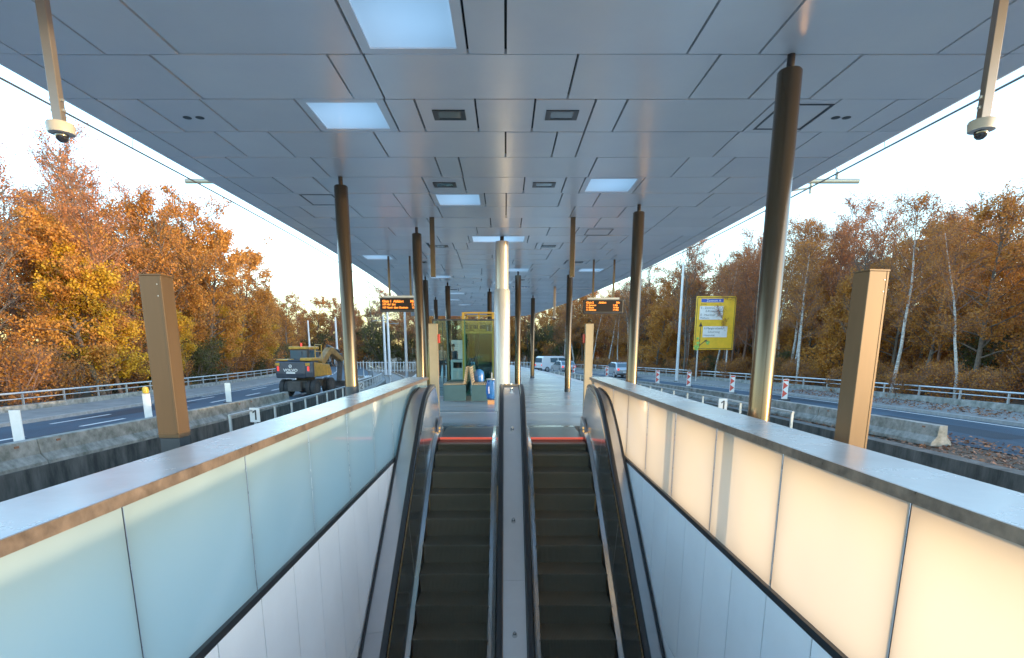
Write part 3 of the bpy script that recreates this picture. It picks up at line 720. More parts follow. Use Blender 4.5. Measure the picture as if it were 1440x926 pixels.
board(-3.18, 17.9, [(LX, 2.985, 'Gleis 1  Abfahrt', 0.10), (0.30, 2.985, 'Min', 0.10), (LX, 2.895, '107 Hbf  Süd', 0.075), (0.34, 2.895, '2 Min', 0.075), (LX, 2.805, '107 Nord  über Zentrum', 0.075), (0.34, 2.805, '12 Min', 0.075)],
      'black departure board with rows of orange LED text hanging at the left')
board(3.08, 18.6, [(LX, 3.0, 'Gleis 2', 0.085), (-0.15, 3.0, 'Abfahrt', 0.075), (0.40, 3.0, 'Min', 0.075), (LX, 2.92, '11 Zentrum', 0.065), (0.30, 2.92, '3 Min', 0.065), (LX, 2.85, '11 Messe', 0.065), (0.30, 2.85, '10 Min', 0.065), (LX, 2.78, '11 Zentrum', 0.065), (0.30, 2.78, '17 Min', 0.065)],
      'black departure board with short orange LED lines hanging at the right')

# ------------------------------------------------------------------ SHELTER, BENCHES, LIFT, BIN
t = thing('glass_shelter', 'clear glass windbreak shelter around the benches left of the white column', 'shelter', (-1.3, 17.3, 0))
for (x0, x1, y0, y1) in ((-0.98, -0.02, 1.2, 1.212), (0.02, 0.90, 1.2, 1.212), (0.93, 0.942, 1.2, 4.2), (0.93, 0.942, 4.24, 7.2), (-0.02, -0.008, 1.25, 4.0)):
    MB().box(x0, x1, y0, y1, 0.08, 2.45).build('glass_pane', M['glass'], t)
for (x, y) in ((-1.0, 1.206), (0.0, 1.206), (0.936, 1.2), (0.936, 4.22), (0.936, 7.22), (-1.0, 4.0)):
    MB().box(x - 0.02, x + 0.02, y - 0.02, y + 0.02, 0, 2.5).build('frame_post', mat('dark_green_frame', (0.02, 0.09, 0.07), 0.4, 0.3) if x == 0 else M['sleeve'], t)
MB().box(-1.02, 0.96, 1.19, 1.225, 2.452, 2.50).build('top_rail', M['sleeve'], t)
def bench(x, s, label):
    t = thing('slatted_bench', label, 'bench', (x, 17.4, 0), 0, 'benches back to back in the shelter')
    MB().box(-0.345, 0.345, 0, 0.03, 0.02, 0.50).build('end_panel', M['teal'], t)
    MB().box(-0.345, 0.345, 2.4, 2.43, 0.02, 0.50).build('end_panel', M['teal'], t)
    MB().box(-0.345, 0.345, 0.032, 2.398, 0.25, 0.49).build('seat_box', M['teal'], t)
    m = MB(); m2 = MB()
    for k in range(9): m.box(-0.33 + k * 0.072, -0.33 + k * 0.072 + 0.042, 0.0, 2.42, 0.503 + k * 0.002, 0.535 + k * 0.002)
    for k in range(7):
        xk = s * (0.30 + 0.012 * k); m2.box(xk - 0.018, xk + 0.018, 0.0, 2.42, 0.575 + k * 0.07, 0.575 + k * 0.07 + 0.042)
    for y in (0.2, 1.2, 2.2):
        m2.hexa([(s * 0.33 - 0.012, y, 0.5), (s * 0.33 + 0.012, y, 0.5), (s * 0.33 + 0.012, y + 0.04, 0.5), (s * 0.33 - 0.012, y + 0.04, 0.5), (s * 0.41 - 0.012, y, 1.04), (s * 0.41 + 0.012, y, 1.04), (s * 0.41 + 0.012, y + 0.04, 1.04), (s * 0.41 - 0.012, y + 0.04, 1.04)])
    m.build('seat', M['slat'], t); m2.build('backrest', M['slat'], t)
bench(-1.56, 1, 'left slatted bench with a dark teal end panel')
bench(-0.70, -1, 'right slatted bench with a dark teal end panel beside the white column')
# lift tower
t = thing('lift_tower', 'dark glazed lift tower with a golden top frame behind the benches', 'lift', (-1.1, 23.5, 0))
for x in (-0.6, 0.6):
    for y in (0, 2.2):
        MB().box(x - 0.05, x + 0.05, y - 0.05, y + 0.05, 0, 3.0).build('corner_post', M['gold'], t)
m = MB()
for z in (2.2, 2.6, 2.95):
    m.box(-0.545, 0.545, -0.04, 0.04, z, z + 0.06); m.box(-0.545, 0.545, 2.16, 2.24, z, z + 0.06); m.box(-0.64, -0.56, 0.06, 2.14, z + 0.004, z + 0.05); m.box(0.56, 0.64, 0.06, 2.14, z + 0.004, z + 0.05)
m.box(-0.03, 0.03, 0.5, 0.56, 0.3, 3.0); m.box(-0.2, 0.3, 0.5, 0.55, 2.3, 2.36)
m.build('top_frame', M['gold'], t)
MB().box(-0.15, 0.54, 0.1, 2.0, 0.1, 2.15).build('cabin', M['liftbody'], t)
MB().box(-0.05, 0.44, 0.085, 0.097, 0.95, 1.35).build('notice_panel', mat('ochre_panel', (0.30, 0.20, 0.07), 0.6), t)
for (x0, x1) in ((-0.54, -0.01), (0.01, 0.54)): MB().box(x0, x1, -0.02, -0.01, 0.1, 2.18).build('glass_pane', M['glass'], t)
MB().box(0.62, 0.632, 0.06, 2.14, 0.1, 2.18).build('glass_pane', M['glass'], t)
t = thing('ticket_machine', 'pale ticket machine cabinet standing beyond the left bench', 'ticket machine', (-2.0, 24.2, 0))
MB().box(-0.28, 0.28, -0.2, 0.2, 0, 1.12).build('cabinet', M['white'], t, bevel=0.02)
MB().box(-0.18, 0.18, -0.206, -0.202, 0.78, 1.02).build('screen', M['screen'], t)
MB().box(-0.2, 0.2, -0.206, -0.202, 0.15, 0.68).build('front_panel', M['galv'], t)
t = thing('notice_board', 'white notice board on two legs behind the people', 'notice board', (-2.95, 34.5, 0))
MB().box(-0.55, 0.55, -0.05, 0.05, 0.95, 2.05).build('panel', M['white'], t, bevel=0.01)
for x in (-0.5, 0.5): MB().box(x - 0.03, x + 0.03, -0.03, 0.03, 0, 0.948).build('leg', M['galv'], t)
m = MB()
for k in range(6): m.box(-0.45, 0.1 + 0.05 * (k % 3), -0.054, -0.052, 1.2 + k * 0.12, 1.235 + k * 0.12)
m.build('print_lines', M['galv'], t)
# blue bin bag on its stand
t = thing('bin_bag', 'shiny blue bin bag hanging in a ring beside the white column', 'bin', (-0.40, 16.6, 0))
m = MB(); m.lathe([(0.04, 0.14), (0.13, 0.18), (0.165, 0.32), (0.15, 0.52), (0.12, 0.66), (0.135, 0.70)], n=20)
rr = random.Random(5); m.v = [(x + rr.uniform(-.03, .03), y + rr.uniform(-.03, .03), z + rr.uniform(-.02, .02)) for x, y, z in m.v]
m.build('bag', M['blue'], t, smooth=True)
MB().lathe([(0.14, 0.70), (0.155, 0.71), (0.155, 0.735), (0.14, 0.74)], n=20).build('ring', M['galv'], t)
MB().box(-0.02, 0.02, 0.17, 0.21, 0, 0.9).build('stand', M['galv'], t)
MB().box(-0.12, 0.12, -0.1, 0.1, 0.0, 0.12).build('foot', M['bag'], t)
t = thing('blue_backpack', 'small blue backpack lying on the right bench against the backrest', 'backpack', (-0.85, 18.3, 0.54))
m = MB(); m.lathe([(0.10, 0.0), (0.16, 0.03), (0.17, 0.2), (0.14, 0.34), (0.06, 0.40)], n=16); m.v = [(x, y * 0.8, z) for x, y, z in m.v]; m.build('body', M['blue'], t, smooth=True)
m = MB(); m.lathe([(0.06, 0.05), (0.08, 0.08), (0.08, 0.2), (0.04, 0.24)], (0, -0.11), 12); m.build('pocket', M['blue'], t, smooth=True)

# ------------------------------------------------------------------ TRACKS
def track(x, label):
    t = thing('tram_track', label, 'track', (x, 0, 0))
    for s in (-1, 1):
        m = MB(); xx = x + s * 0.74
        m.sweep([[(px - x, py, pz) for px, py, pz in (P(xx - 0.06, Y, -1.12), P(xx + 0.06, Y, -1.12), P(xx + 0.036, Y, -1.09), P(xx + 0.036, Y, -0.98), P(xx - 0.036, Y, -0.98), P(xx - 0.036, Y, -1.09))] for Y in Ys(-15, 110, 2.5)])
        o = m.build('rail', M['railsteel'], t)
        m = MB(); m.sweep([[(px - x, py, pz) for px, py, pz in (P(xx - 0.033, Y, -0.977), P(xx + 0.033, Y, -0.977))] for Y in Ys(-15, 110, 2.5)], closed=False); m.build('running_surface', M['railtop'], o)
    m = MB()
    for k in range(170):
        Y = -6 + k * 0.65; p = P(x, Y, -1.12); m.box(p[0] - x - 1.25, p[0] - x + 1.25, Y - 0.12, Y + 0.12, p[2] - 0.15, p[2] - 0.004)
    tag(m.build('sleepers', M['sleeper'], t), kind='stuff')
track(-6.2, 'left tram track of two rails curving away to the left'); track(6.3, 'right tram track in the trench behind the right parapet')

# ------------------------------------------------------------------ RETAINING WALLS, BARRIERS, FENCES, RAILINGS
def rwall(x0, x1, label, a, b, ztop=-0.5):
    m = MB(); path_prism(m, [(x0, -1.5), (x1, -1.5), (x1, ztop), (x0, ztop)], a, b)
    tag(m.build('retaining_wall', M['darkwall']), label, 'retaining wall')
rwall(-9.2, -8.82, 'dark stained retaining wall below the left road barriers', -12, 70, -0.48)
rwall(9.25, 9.6, 'dark stained retaining wall below the leaf strewn right verge', -12, 75, -0.52)
def barrier(x, a, b, label, group, skew=0.0, zb=-0.64):
    ym = (a + b) / 2
    t = thing('concrete_barrier', label, 'barrier', P(x, ym, 0), 0, group)
    ox, oy, oz = P(x, ym, 0)
    def ring(Y):
        q = x + skew * (Y - 13.8)
        return [(p[0] - ox, p[1] - oy, p[2] - oz) for p in (P(q - 0.26, Y, zb), P(q + 0.26, Y, zb), P(q + 0.25, Y, zb + 0.10), P(q + 0.13, Y, zb + 0.24), P(q + 0.10, Y, zb + 0.52), P(q - 0.10, Y, zb + 0.52), P(q - 0.13, Y, zb + 0.24), P(q - 0.25, Y, zb + 0.10))]
    m = MB(); m.sweep([ring(Y) for Y in Ys(a + 0.015, b - 0.015, 1.5)]); m.build('concrete_body', M['concrete'], t, bevel=0.012)
    m = MB()
    for Y in (a + 0.5, b - 0.5):
        for s in (-1, 1):
            q = ring(Y)[4 if s > 0 else 5]; m.box(q[0] - 0.02, q[0] + 0.02, q[1] - 0.05, q[1] + 0.05, q[2] - 0.1, q[2] - 0.06)
    m.build('lifting_hook', mat('rusty_hook', (0.25, 0.10, 0.05), 0.8) if 'hook' not in M else M['hook'], t)
ord_ = ['nearest', 'second', 'third', 'fourth', 'fifth', 'sixth', 'seventh', 'eighth', 'ninth', 'tenth']
for k in range(6):
    a = -3.0 + k * 4.6
    barrier(-9.12, a, a + 4.6, '%s weathered concrete barrier segment from the left, along the left road' % ord_[k], 'concrete barriers beside the left road', zb=-0.52)
for k in range(9):
    a = 13.8 + k * 5.0
    barrier(10.75, a, a + 5.0, 'weathered concrete barrier segment number %s from the right end, along the right road' % ord_[k].replace('nearest', 'first'), 'concrete barriers beside the right road', skew=-0.03)
def fence(x, a, b, zb, h, label, zt_wall):
    t = thing('track_fence', label, 'fence', P(x, a, 0)); ox, oy, oz = P(x, a, 0)
    def q(*p): r = P(*p); return (r[0] - ox, r[1] - oy, r[2] - oz)
    m = MB(); m.sweep([[q(x - 0.03, Y, zb + h - 0.05), q(x + 0.03, Y, zb + h - 0.05), q(x + 0.03, Y, zb + h), q(x - 0.03, Y, zb + h)] for Y in Ys(a, b, 2)]); m.build('top_rail', M['galv'], t)
    Y = a + 0.05
    while Y < b:
        c = q(x, Y, zb); MB().box(c[0] - 0.03, c[0] + 0.03, c[1] - 0.03, c[1] + 0.03, c[2], c[2] + h - 0.052).build('post', M['galv'], t); Y += 1.65
    m = MB(); m.sweep([[q(x - 0.22, Y, -1.4), q(x + 0.34, Y, -1.4), q(x + 0.34, Y, zb - 0.003), q(x - 0.22, Y, zb - 0.003)] for Y in Ys(a - 0.5, b, 2)]); m.build('concrete_plinth', M['concrete'], t)
fence(-7.6, 15.6, 50, -0.60, 0.56, 'low metal fence on a concrete plinth beside the left track', 0)
fence(7.9, 15.5, 52, -0.50, 0.56, 'low metal fence on a concrete plinth beside the right track', 0)
def nsign(x, Y, s, label, z=-0.42):
    p = P(x, Y, z); t = thing('number_sign', label, 'sign', p, 0, 'white number plates on the track fences')
    MB().box(-0.15, 0.15, -0.012, 0.012, -0.20, 0.23).build('plate', M['white'], t, bevel=0.004)
    m = MB(); y = -0.0145
    if s == '1':
        m.quad((0.0, y, -0.135), (0.055, y, -0.135), (0.055, y, 0.165), (0.012, y, 0.165)); m.quad((0.012, y, 0.165), (-0.07, y, 0.10), (-0.055, y, 0.065), (0.004, y, 0.105))
    else:
        pts = [(-0.075, 0.085)] + [(0.075 * math.cos(q), 0.095 + 0.07 * math.sin(q)) for q in [math.pi * (1 - i / 8) for i in range(9)]] + [(0.06, 0.045), (-0.07, -0.115), (0.08, -0.115)]
        wv = 0.022
        for (x0, z0), (x1, z1) in zip(pts[:-1], pts[1:]):
            d = math.hypot(x1 - x0, z1 - z0)
            if d < 1e-4: continue
            nx, nz = -(z1 - z0) / d * wv, (x1 - x0) / d * wv; y -= 0.0001
            m.quad((x0 - nx, y, z0 - nz), (x1 - nx, y, z1 - nz), (x1 + nx, y, z1 + nz), (x0 + nx, y, z0 + nz))
    m.build('numeral', M['black'], t, fix=False)
    MB().box(-0.03, 0.03, 0.0125, 0.04, -0.2, 0.15).build('bracket', M['galv'], t)
nsign(-7.52, 17.1, '1', 'white plate with black number 1 on the left track fence', -0.22)
nsign(-7.5, 34.0, '2', 'white plate with black number 2 on the left track fence', -0.3)
nsign(7.62, 19.6, '1', 'white plate with black number 1 on the right track fence', -0.14)
nsign(7.62, 34.0, '2', 'white plate with black number 2 on the right track fence, behind the far platform columns')

def railing(x, a, b, zb, hw_, hr, label, lab2, step=2.2):
    m = MB(); path_prism(m, [(x - 0.15, -1.2), (x + 0.15, -1.2), (x + 0.13, zb + hw_), (x - 0.13, zb + hw_)], a, b)
    tag(m.build('parapet_wall', M['concrete']), lab2, 'wall')
    t = thing('guard_railing', label, 'railing', P(x, a, 0)); ox, oy, oz = P(x, a, 0)
    def q(*p): r = P(*p); return (r[0] - ox, r[1] - oy, r[2] - oz)
    zt = zb + hw_
    for z, r_ in ((zt + hr, 0.035), (zt + hr * 0.52, 0.018)):
        m = MB(); m.tube([q(x, Y, z) for Y in Ys(a, b, 2.2)], r_, 8); m.build('rail', M['galv'], t, smooth=True)
    Y = a + 0.1
    while Y < b:
        c = q(x, Y, zt); MB().box(c[0] - 0.03, c[0] + 0.03, c[1] - 0.03, c[1] + 0.03, c[2] + 0.002, c[2] + hr - 0.03).build('post', M['galv'], t); Y += step
railing(-18.2, 4, 62, -0.55, 0.25, 0.45, 'grey tubular railing on the left low wall in front of the golden trees', 'low pale concrete wall under the left railing')
railing(19.2, 6, 80, -0.55, 0.30, 0.42, 'grey tubular railing on the right low wall in front of the birches', 'low pale concrete wall under the right railing')

# ------------------------------------------------------------------ DELINEATORS
def white_post(x, Y, label, lamp=False, lean=0.0):
    p = P(x, Y, -0.63); t = thing('delineator', label, 'traffic post', p, 0, 'white traffic posts on the left road')
    MB().box(-0.12, 0.12, -0.015, 0.015, 0.06, 0.92).build('panel', M['white'], t, bevel=0.006)
    MB().box(-0.2, 0.2, -0.15, 0.15, 0.0, 0.058).build('foot', M['black'], t, bevel=0.01)
    if lamp:
        l = MB().lathe([(0.05, 0.925), (0.09, 0.94), (0.10, 1.04), (0.08, 1.13), (0.03, 1.16)], (0, 0), 16).build('warning_lamp', mat('yellow_lamp', (0.75, 0.42, 0.02), 0.3), t, smooth=True)
        l.rotation_euler = (0, 0, 0)
    t.rotation_euler = (0, lean, 0.15); return t
white_post(-11.7, 13.5, 'white traffic post nearest the left picture edge', False, 0.0)
white_post(-12.0, 19.2, 'white traffic post with a yellow warning lamp on top', True)
white_post(-12.3, 26.2, 'white traffic post standing right of the bronze post on the left road', False)
white_post(-12.2, 37.5, 'white traffic post beside the excavator', False)
def red_post(x, Y, k, label):
    p = P(x, Y, -0.63); t = thing('guide_beacon', label, 'traffic beacon', p, 0.0, 'red and white traffic beacons on the right road')
    MB().box(-0.14, 0.14, -0.012, 0.012, 0.08, 1.03).build('panel', M['white'], t, bevel=0.004)
    m = MB()
    for z in (0.18, 0.56):          # red arrow-like chevrons pointing right
        m.quad((-0.12, -0.015, z - 0.04), (0.12, -0.015, z + 0.16), (-0.12, -0.015, z + 0.34))
    m.quad((-0.12, -0.0152, 0.93), (0.12, -0.0152, 0.93), (0.12, -0.0152, 1.01), (-0.12, -0.0152, 1.01))
    m.build('red_stripes', M['red'], t, fix=False)
    MB().box(-0.22, 0.22, -0.18, 0.18, 0.0, 0.078).build('foot', M['black'], t, bevel=0.01)
    MB().tube([(0, 0, 1.032), (0, 0, 1.10)], 0.02, 8).build('tip', M['black'], t)
for i, (x, Y) in enumerate(((14.1, 27.7), (13.75, 32.4), (13.9, 38.6), (13.35, 42.6), (13.6, 54.5), (13.2, 63))):
    red_post(x, Y, i, ['largest red and white beacon, just right of the near right column', 'red and white beacon just left of the near right column', 'red and white beacon below the yellow sign', 'red and white beacon left of the pale lamp pole', 'small red and white beacon right of the second right column', 'tiny red and white beacon beside the white van'][i])

# ------------------------------------------------------------------ SIGN, POLES, WIRES
t = thing('direction_sign', 'large yellow road direction sign with white fields and a blue strip', 'road sign', (16.1, 45, -1.0))
def sgn(x, z): return (x, z)
MB().box(-1.52, 1.52, -0.03, 0.03, 2.45, 6.45).build('panel', M['yellow_sign'], t, bevel=0.02)
m = MB()
for (x0, x1, z0, z1) in ((-1.46, 1.46, 6.33, 6.37), (-1.46, 1.46, 2.53, 2.57), (-1.46, -1.42, 2.571, 6.329), (1.42, 1.46, 2.571, 6.329)): m.box(x0, x1, -0.036, -0.032, z0, z1)
m.box(-1.10, -1.05, -0.036, -0.032, 2.7, 4.25); m.quad((-1.22, -0.037, 4.2), (-0.93, -0.037, 4.2), (-1.075, -0.037, 4.55))
m.quad((-1.04, -0.0365, 2.85), (-1.04, -0.0365, 2.78), (-0.62, -0.0365, 3.10), (-0.66, -0.0365, 3.16)); m.quad((-0.72, -0.037, 3.16), (-0.56, -0.037, 2.98), (-0.5, -0.037, 3.22))
m.build('arrow_and_border', M['black'], t, fix=False)
MB().box(-1.15, 0.55, -0.036, -0.032, 6.0, 6.26).build('blue_field', M['blue_sign'], t)
MB().box(-1.22, 0.55, -0.036, -0.032, 4.72, 5.72).build('white_field', M['white'], t)
MB().box(-0.88, 0.98, -0.036, -0.032, 3.40, 4.22).build('white_field', M['white'], t)
for (s, x, z, size, mm) in (('Zentrum A', -0.75, 6.12, 0.24, 'white'), ('B 224', -1.15, 5.86, 0.17, 'black'), ('E - Zentrum', -1.16, 5.58, 0.22, 'black'), ('E-Rüttenscheid', -0.78, 5.34, 0.22, 'black'), ('E - Haarzopf', -1.16, 5.07, 0.22, 'black'), ('Mülheim', -1.16, 4.83, 0.20, 'black'),
                        ('E-Margarethenh.', -0.80, 4.06, 0.22, 'black'), ('Schuirweg', -0.5, 3.80, 0.22, 'black'), ('Universität', -0.84, 3.54, 0.20, 'black')):
    text_mesh(s, size, M[mm], t, (x, -0.039, z), (R(90), 0, 0), 'lettering', 0.001)
for (x, z, r_) in ((-1.3, 2.62, 0.20), (-1.2, 2.95, 0.13), (-0.45, 2.98, 0.15), (-1.25, 3.3, 0.10)):
    m = MB(); m.quad(*[(x + r_ * math.cos(a) * (1 + 0.3 * math.sin(3 * a)), -0.0385, z + r_ * math.sin(a)) for a in [2 * math.pi * i / 14 for i in range(14)]])
    m.build('sticker', M['green_tag'], t, fix=False)
for x in (-1.15, 1.15): MB().tube([(x, 0.08, -0.1), (x, 0.08, 6.3)], 0.06, 10).build('sign_post', M['galv'], t, smooth=True)

def pole(x, y, z0, h, r, label, lean=0, cat='pole', name='mast', arm=None, group=None):
    t = thing(name, label, cat, (x, y, z0), 0, group)
    MB().tube([(0, 0, 0), (0, 0, h)], [r, r * 0.62], 14).build('shaft', M['pole'], t, smooth=True)
    MB().box(-r * 1.6, r * 1.6, -r * 1.6, r * 1.6, 0, 0.12).build('foot_plate', M['concrete'], t)
    if arm:
        m = MB(); m.tube([(0, 0, h - 1.0), (arm, 0, h - 1.05)], 0.04, 8); m.tube([(0, 0, h - 0.3), (arm * 0.8, 0, h - 1.0)], 0.02, 6); m.build('bracket_arm', M['armgreen'], t)
    t.rotation_euler = (0, lean, 0); return t
pole(13.72, 46.0, -1.1, 9.0, 0.12, 'pale straight lamp mast left of the yellow sign', 0)
pole(-14.6, 70, -1.75, 7.2, 0.16, 'pale catenary mast, left one of the pair under the departure board', arm=1.8, group='pale catenary masts beside the left track')
pole(-13.7, 68, -1.7, 7.4, 0.16, 'pale catenary mast, right one of the pair under the departure board', arm=-1.8, group='pale catenary masts beside the left track')
pole(-16.0, 55, -1.6, 6.0, 0.12, 'pale mast between the excavator arm and the near left column', group='pale catenary masts beside the left track')
pole(-18.6, 55, -1.5, 5.6, 0.10, 'thin pale mast rising behind the excavator cab', group='pale catenary masts beside the left track')
pole(-8.6, 50, -1.6, 6.4, 0.13, 'pale catenary mast close left of the bronze column by the left departure board', group='pale catenary masts beside the left track')
pole(-12.35, 50, -1.5, 2.0, 0.05, 'low signal stake with a white disc beside the far track')
for s, x, lab in ((-1, -6.2, 'left overhead contact wire running along the track'), (1, 6.3, 'right overhead contact wire running along the track')):
    t = thing('overhead_wire', lab, 'wire', (x, 0, 0))
    m = MB(); m.tube([(cx(Y), Y, 4.84 + 0.02 * abs(math.sin(Y * 0.12))) for Y in Ys(-6, 100, 2)], 0.016, 5); m.build('contact_wire', M['wire'], t)
    m = MB()
    for Y in (6.6, 10.3, 15.6, 20.0):
        m.tube([(cx(Y), Y, 4.86), (cx(Y) - s * 0.1, Y, 5.35)], 0.006, 4)
    m.build('dropper', M['wire'], t)
    t = thing('cantilever_arm', ('left' if s < 0 else 'right') + ' tubular bracket arm sticking out from the canopy edge', 'bracket', (-4.88 if s < 0 else 5.06, 13.0, 4.95))
    L_ = 1.9 if s < 0 else 2.42
    MB().tube([(-s * 0.6, 0, 0.12), (s * L_, 0, 0.12)], 0.05, 12).build('arm_tube', M['armgreen'], t, smooth=True)
    if s > 0:
        m = MB(); m.tube([(0.0, 0, -0.20), (1.35, 0, -0.02), (1.42, 0, 0.0)], 0.02, 8); m.tube([(1.42, 0, 0.07), (1.42, 0, -0.12)], 0.03, 8); m.build('steady_arm', M['armgreen'], t)
        m = MB(); m.tube([(1.95, 0, 0.17), (1.95, 0, 0.30)], 0.035, 8); m.build('insulator', M['insul'], t)
        m = MB(); m.tube([(1.95, 0, 0.30), (1.55, 0, 0.95)], 0.008, 5); m.build('stay_wire', M['wire'], t)
    MB().box(-0.03 - 0.0, 0.03, -0.1, 0.1, -0.20, 0.2).build('mounting_plate', M['galv'], t)

# ------------------------------------------------------------------ EXCAVATOR
def excavator():
    t = thing('wheeled_excavator', 'yellow and dark grey wheeled excavator standing on the left road seen from behind', 'excavator', (-11.0, 30.0, -0.93), R(-4))
    W = 1.02
    body = MB(); body.prism_x([(-0.05, 1.0), (-0.10, 1.25), (-0.06, 1.86), (0.25, 1.90), (2.2, 1.72), (2.5, 1.3), (2.5, 0.98)], -W + 0.0, W - 0.42)
    o = body.build('counterweight', M['navy'], t, bevel=0.05)
    MB().prism_x([(0.18, 1.06), (0.15, 1.84), (2.3, 1.66), (2.55, 1.25), (2.55, 1.06)], W - 0.415, W).build('side_panel', M['yellow_paint'], t, bevel=0.03)
    MB().prism_x([(-0.09, 1.05), (-0.11, 1.3), (-0.06, 1.85), (0.17, 1.86), (0.14, 1.05)], W - 0.418, W - 0.002).build('corner_casting', M['navy'], t, bevel=0.03)
    # hood
    MB().box(-W + 0.04, -W + 0.62, 0.0, 0.9, 1.905, 1.99).build('hood', M['yellow_paint'], t, bevel=0.03)
    MB().box(-W + 0.66, W - 0.72, 0.0, 0.9, 1.905, 1.95).build('hood', M['navy'], t, bevel=0.03)
    MB().box(W - 0.70, W - 0.04, 0.0, 1.2, 1.905, 2.06).build('hood', M['yellow_paint'], t, bevel=0.03)
    # cab
    c0, c1 = -W + 0.34, W - 0.58
    cab = MB(); cab.prism_x([(0.92, 1.75), (0.95, 2.5), (2.25, 2.5), (2.6, 1.75)], c0 + 0.04, c1 - 0.04); cab = cab.build('cab', M['navy'], t, bevel=0.03)
    MB().box(c0, c1, 0.88, 2.35, 2.505, 2.66).build('cab_roof', M['yellow_paint'], t, bevel=0.04)
    MB().box(c0 + 0.10, c0 + 0.72, 0.90, 0.912, 2.0, 2.44).build('rear_window', M['window'], cab)
    MB().box(c0 + 0.78, c1 - 0.08, 0.90, 0.912, 2.0, 2.44).build('rear_window', M['window'], cab)
    MB().box(c1 - 0.038, c1 - 0.03, 1.15, 2.1, 1.95, 2.44).build('side_window', M['window'], cab)
    MB().tube([(c0 + 0.6, 1.2, 2.66), (c0 + 0.6, 1.2, 2.84)], 0.05, 10).build('beacon', M['redlamp'], t)
    # lamps, plate, lettering
    for x in (-W + 0.12, W - 0.28):
        MB().box(x - 0.09, x + 0.14, -0.125, -0.112, 1.66, 1.80).build('lamp_cluster', M['yellow_paint'], t); MB().box(x, x + 0.10, -0.125, -0.112, 1.38, 1.62).build('tail_lamp', M['redlamp'], t)
    text_mesh('VOLVO', 0.20, M['white'], t, (-0.18, -0.118, 1.41), (R(90), 0, 0), 'lettering', 0.004, 'CENTER', 1.15, 0.006)
    m = MB(); n = 20
    for i in range(n):
        a, b = 2 * math.pi * i / n, 2 * math.pi * (i + 1) / n
        m.quad(*[(-0.18 + r_ * math.cos(q), -0.118, 1.63 + r_ * math.sin(q)) for r_, q in ((0.055, a), (0.085, a), (0.085, b), (0.055, b))])
    m.quad((-0.13, -0.118, 1.67), (-0.115, -0.118, 1.655), (-0.21, -0.118, 1.58), (-0.225, -0.118, 1.6)); m.build('emblem', M['white'], t, fix=False)
    MB().box(-0.42, 0.06, -0.124, -0.112, 1.24, 1.32).build('number_plate', M['white'], t)
    # undercarriage and wheels
    MB().box(-0.55, 0.55, 0.2, 3.0, 0.45, 0.85).build('chassis', M['dirty'], t, bevel=0.03)
    MB().lathe([(0.5, 0.82), (0.5, 0.99)], (0, 1.3), 24).build('slew_ring', M['dirty'], t)
    MB().box(-0.42, 0.30, -0.1, 0.1, 0.30, 0.82).build('dozer_blade', M['dirty'], t, bevel=0.02)
    for y in (0.5, 2.7):
        for s in (-1, 1):
            for xo in (0.58, 0.86):
                w_ = MB(); c = [(0.0, 0)]
                rings = []
                for (xx, r_) in ((-0.11, 0.30), (-0.12, 0.42), (-0.07, 0.46), (0.07, 0.46), (0.12, 0.42), (0.11, 0.30)):
                    rings.append([(s * xo + xx, y + r_ * math.cos(2 * math.pi * i / 24), 0.46 + r_ * math.sin(2 * math.pi * i / 24)) for i in range(24)])
                w_.sweep(rings); wo = w_.build('wheel', M['tyre'], t, smooth=True)
                hub = MB(); hub.sweep([[(s * xo + xx, y + r_ * math.cos(2 * math.pi * i / 16), 0.46 + r_ * math.sin(2 * math.pi * i / 16)) for i in range(16)] for xx, r_ in ((-0.112, 0.24), (0.112, 0.24))]); hub.build('rim', M['dirty'], wo)
    # handrail on the hood, exhaust, mirrors
    m = MB(); m.tube([(W - 0.1, 0.6, 2.06), (W - 0.1, 0.6, 2.75), (W - 0.1, 1.5, 2.75), (W - 0.1, 1.5, 1.9)], 0.025, 8); m.tube([(W - 0.1, 0.6, 2.4), (W - 0.1, 1.5, 2.4)], 0.02, 6); m.build('guard_rail', M['yellow_paint'], t)
    MB().tube([(W - 0.5, 0.6, 2.06), (W - 0.5, 0.6, 2.5)], 0.06, 10).build('exhaust', M['black'], t)
    # boom, arm, bucket
    bo = MB(); bo.prism_x([(2.3, 1.5), (2.2, 1.85), (3.6, 2.60), (4.1, 2.62), (5.6, 2.0), (5.5, 1.72), (4.0, 2.22), (3.7, 2.22)], 0.28, 0.62); bo.build('boom', M['boom'], t, bevel=0.03)
    ar = MB(); ar.prism_x([(5.35, 2.2), (5.7, 2.25), (5.75, 1.9), (5.25, 0.5), (5.0, 0.55), (5.3, 1.7)], 0.33, 0.57); ar.build('dipper_arm', M['dirty'], t, bevel=0.02)
    MB().tube([(0.45, 3.5, 2.70), (0.45, 5.4, 2.38)], 0.08, 10).build('boom_cylinder', M['black'], t, smooth=True)
    bk = MB(); bk.prism_x([(5.3, 0.6), (5.5, 0.3), (5.3, 0.02), (4.8, 0.0), (4.55, 0.2), (4.65, 0.28), (4.9, 0.14), (5.2, 0.2), (5.15, 0.55)], 0.1, 0.8); bk.build('bucket', M['dirty'], t)
    t.scale = (0.985, 1, 0.98)
excavator()

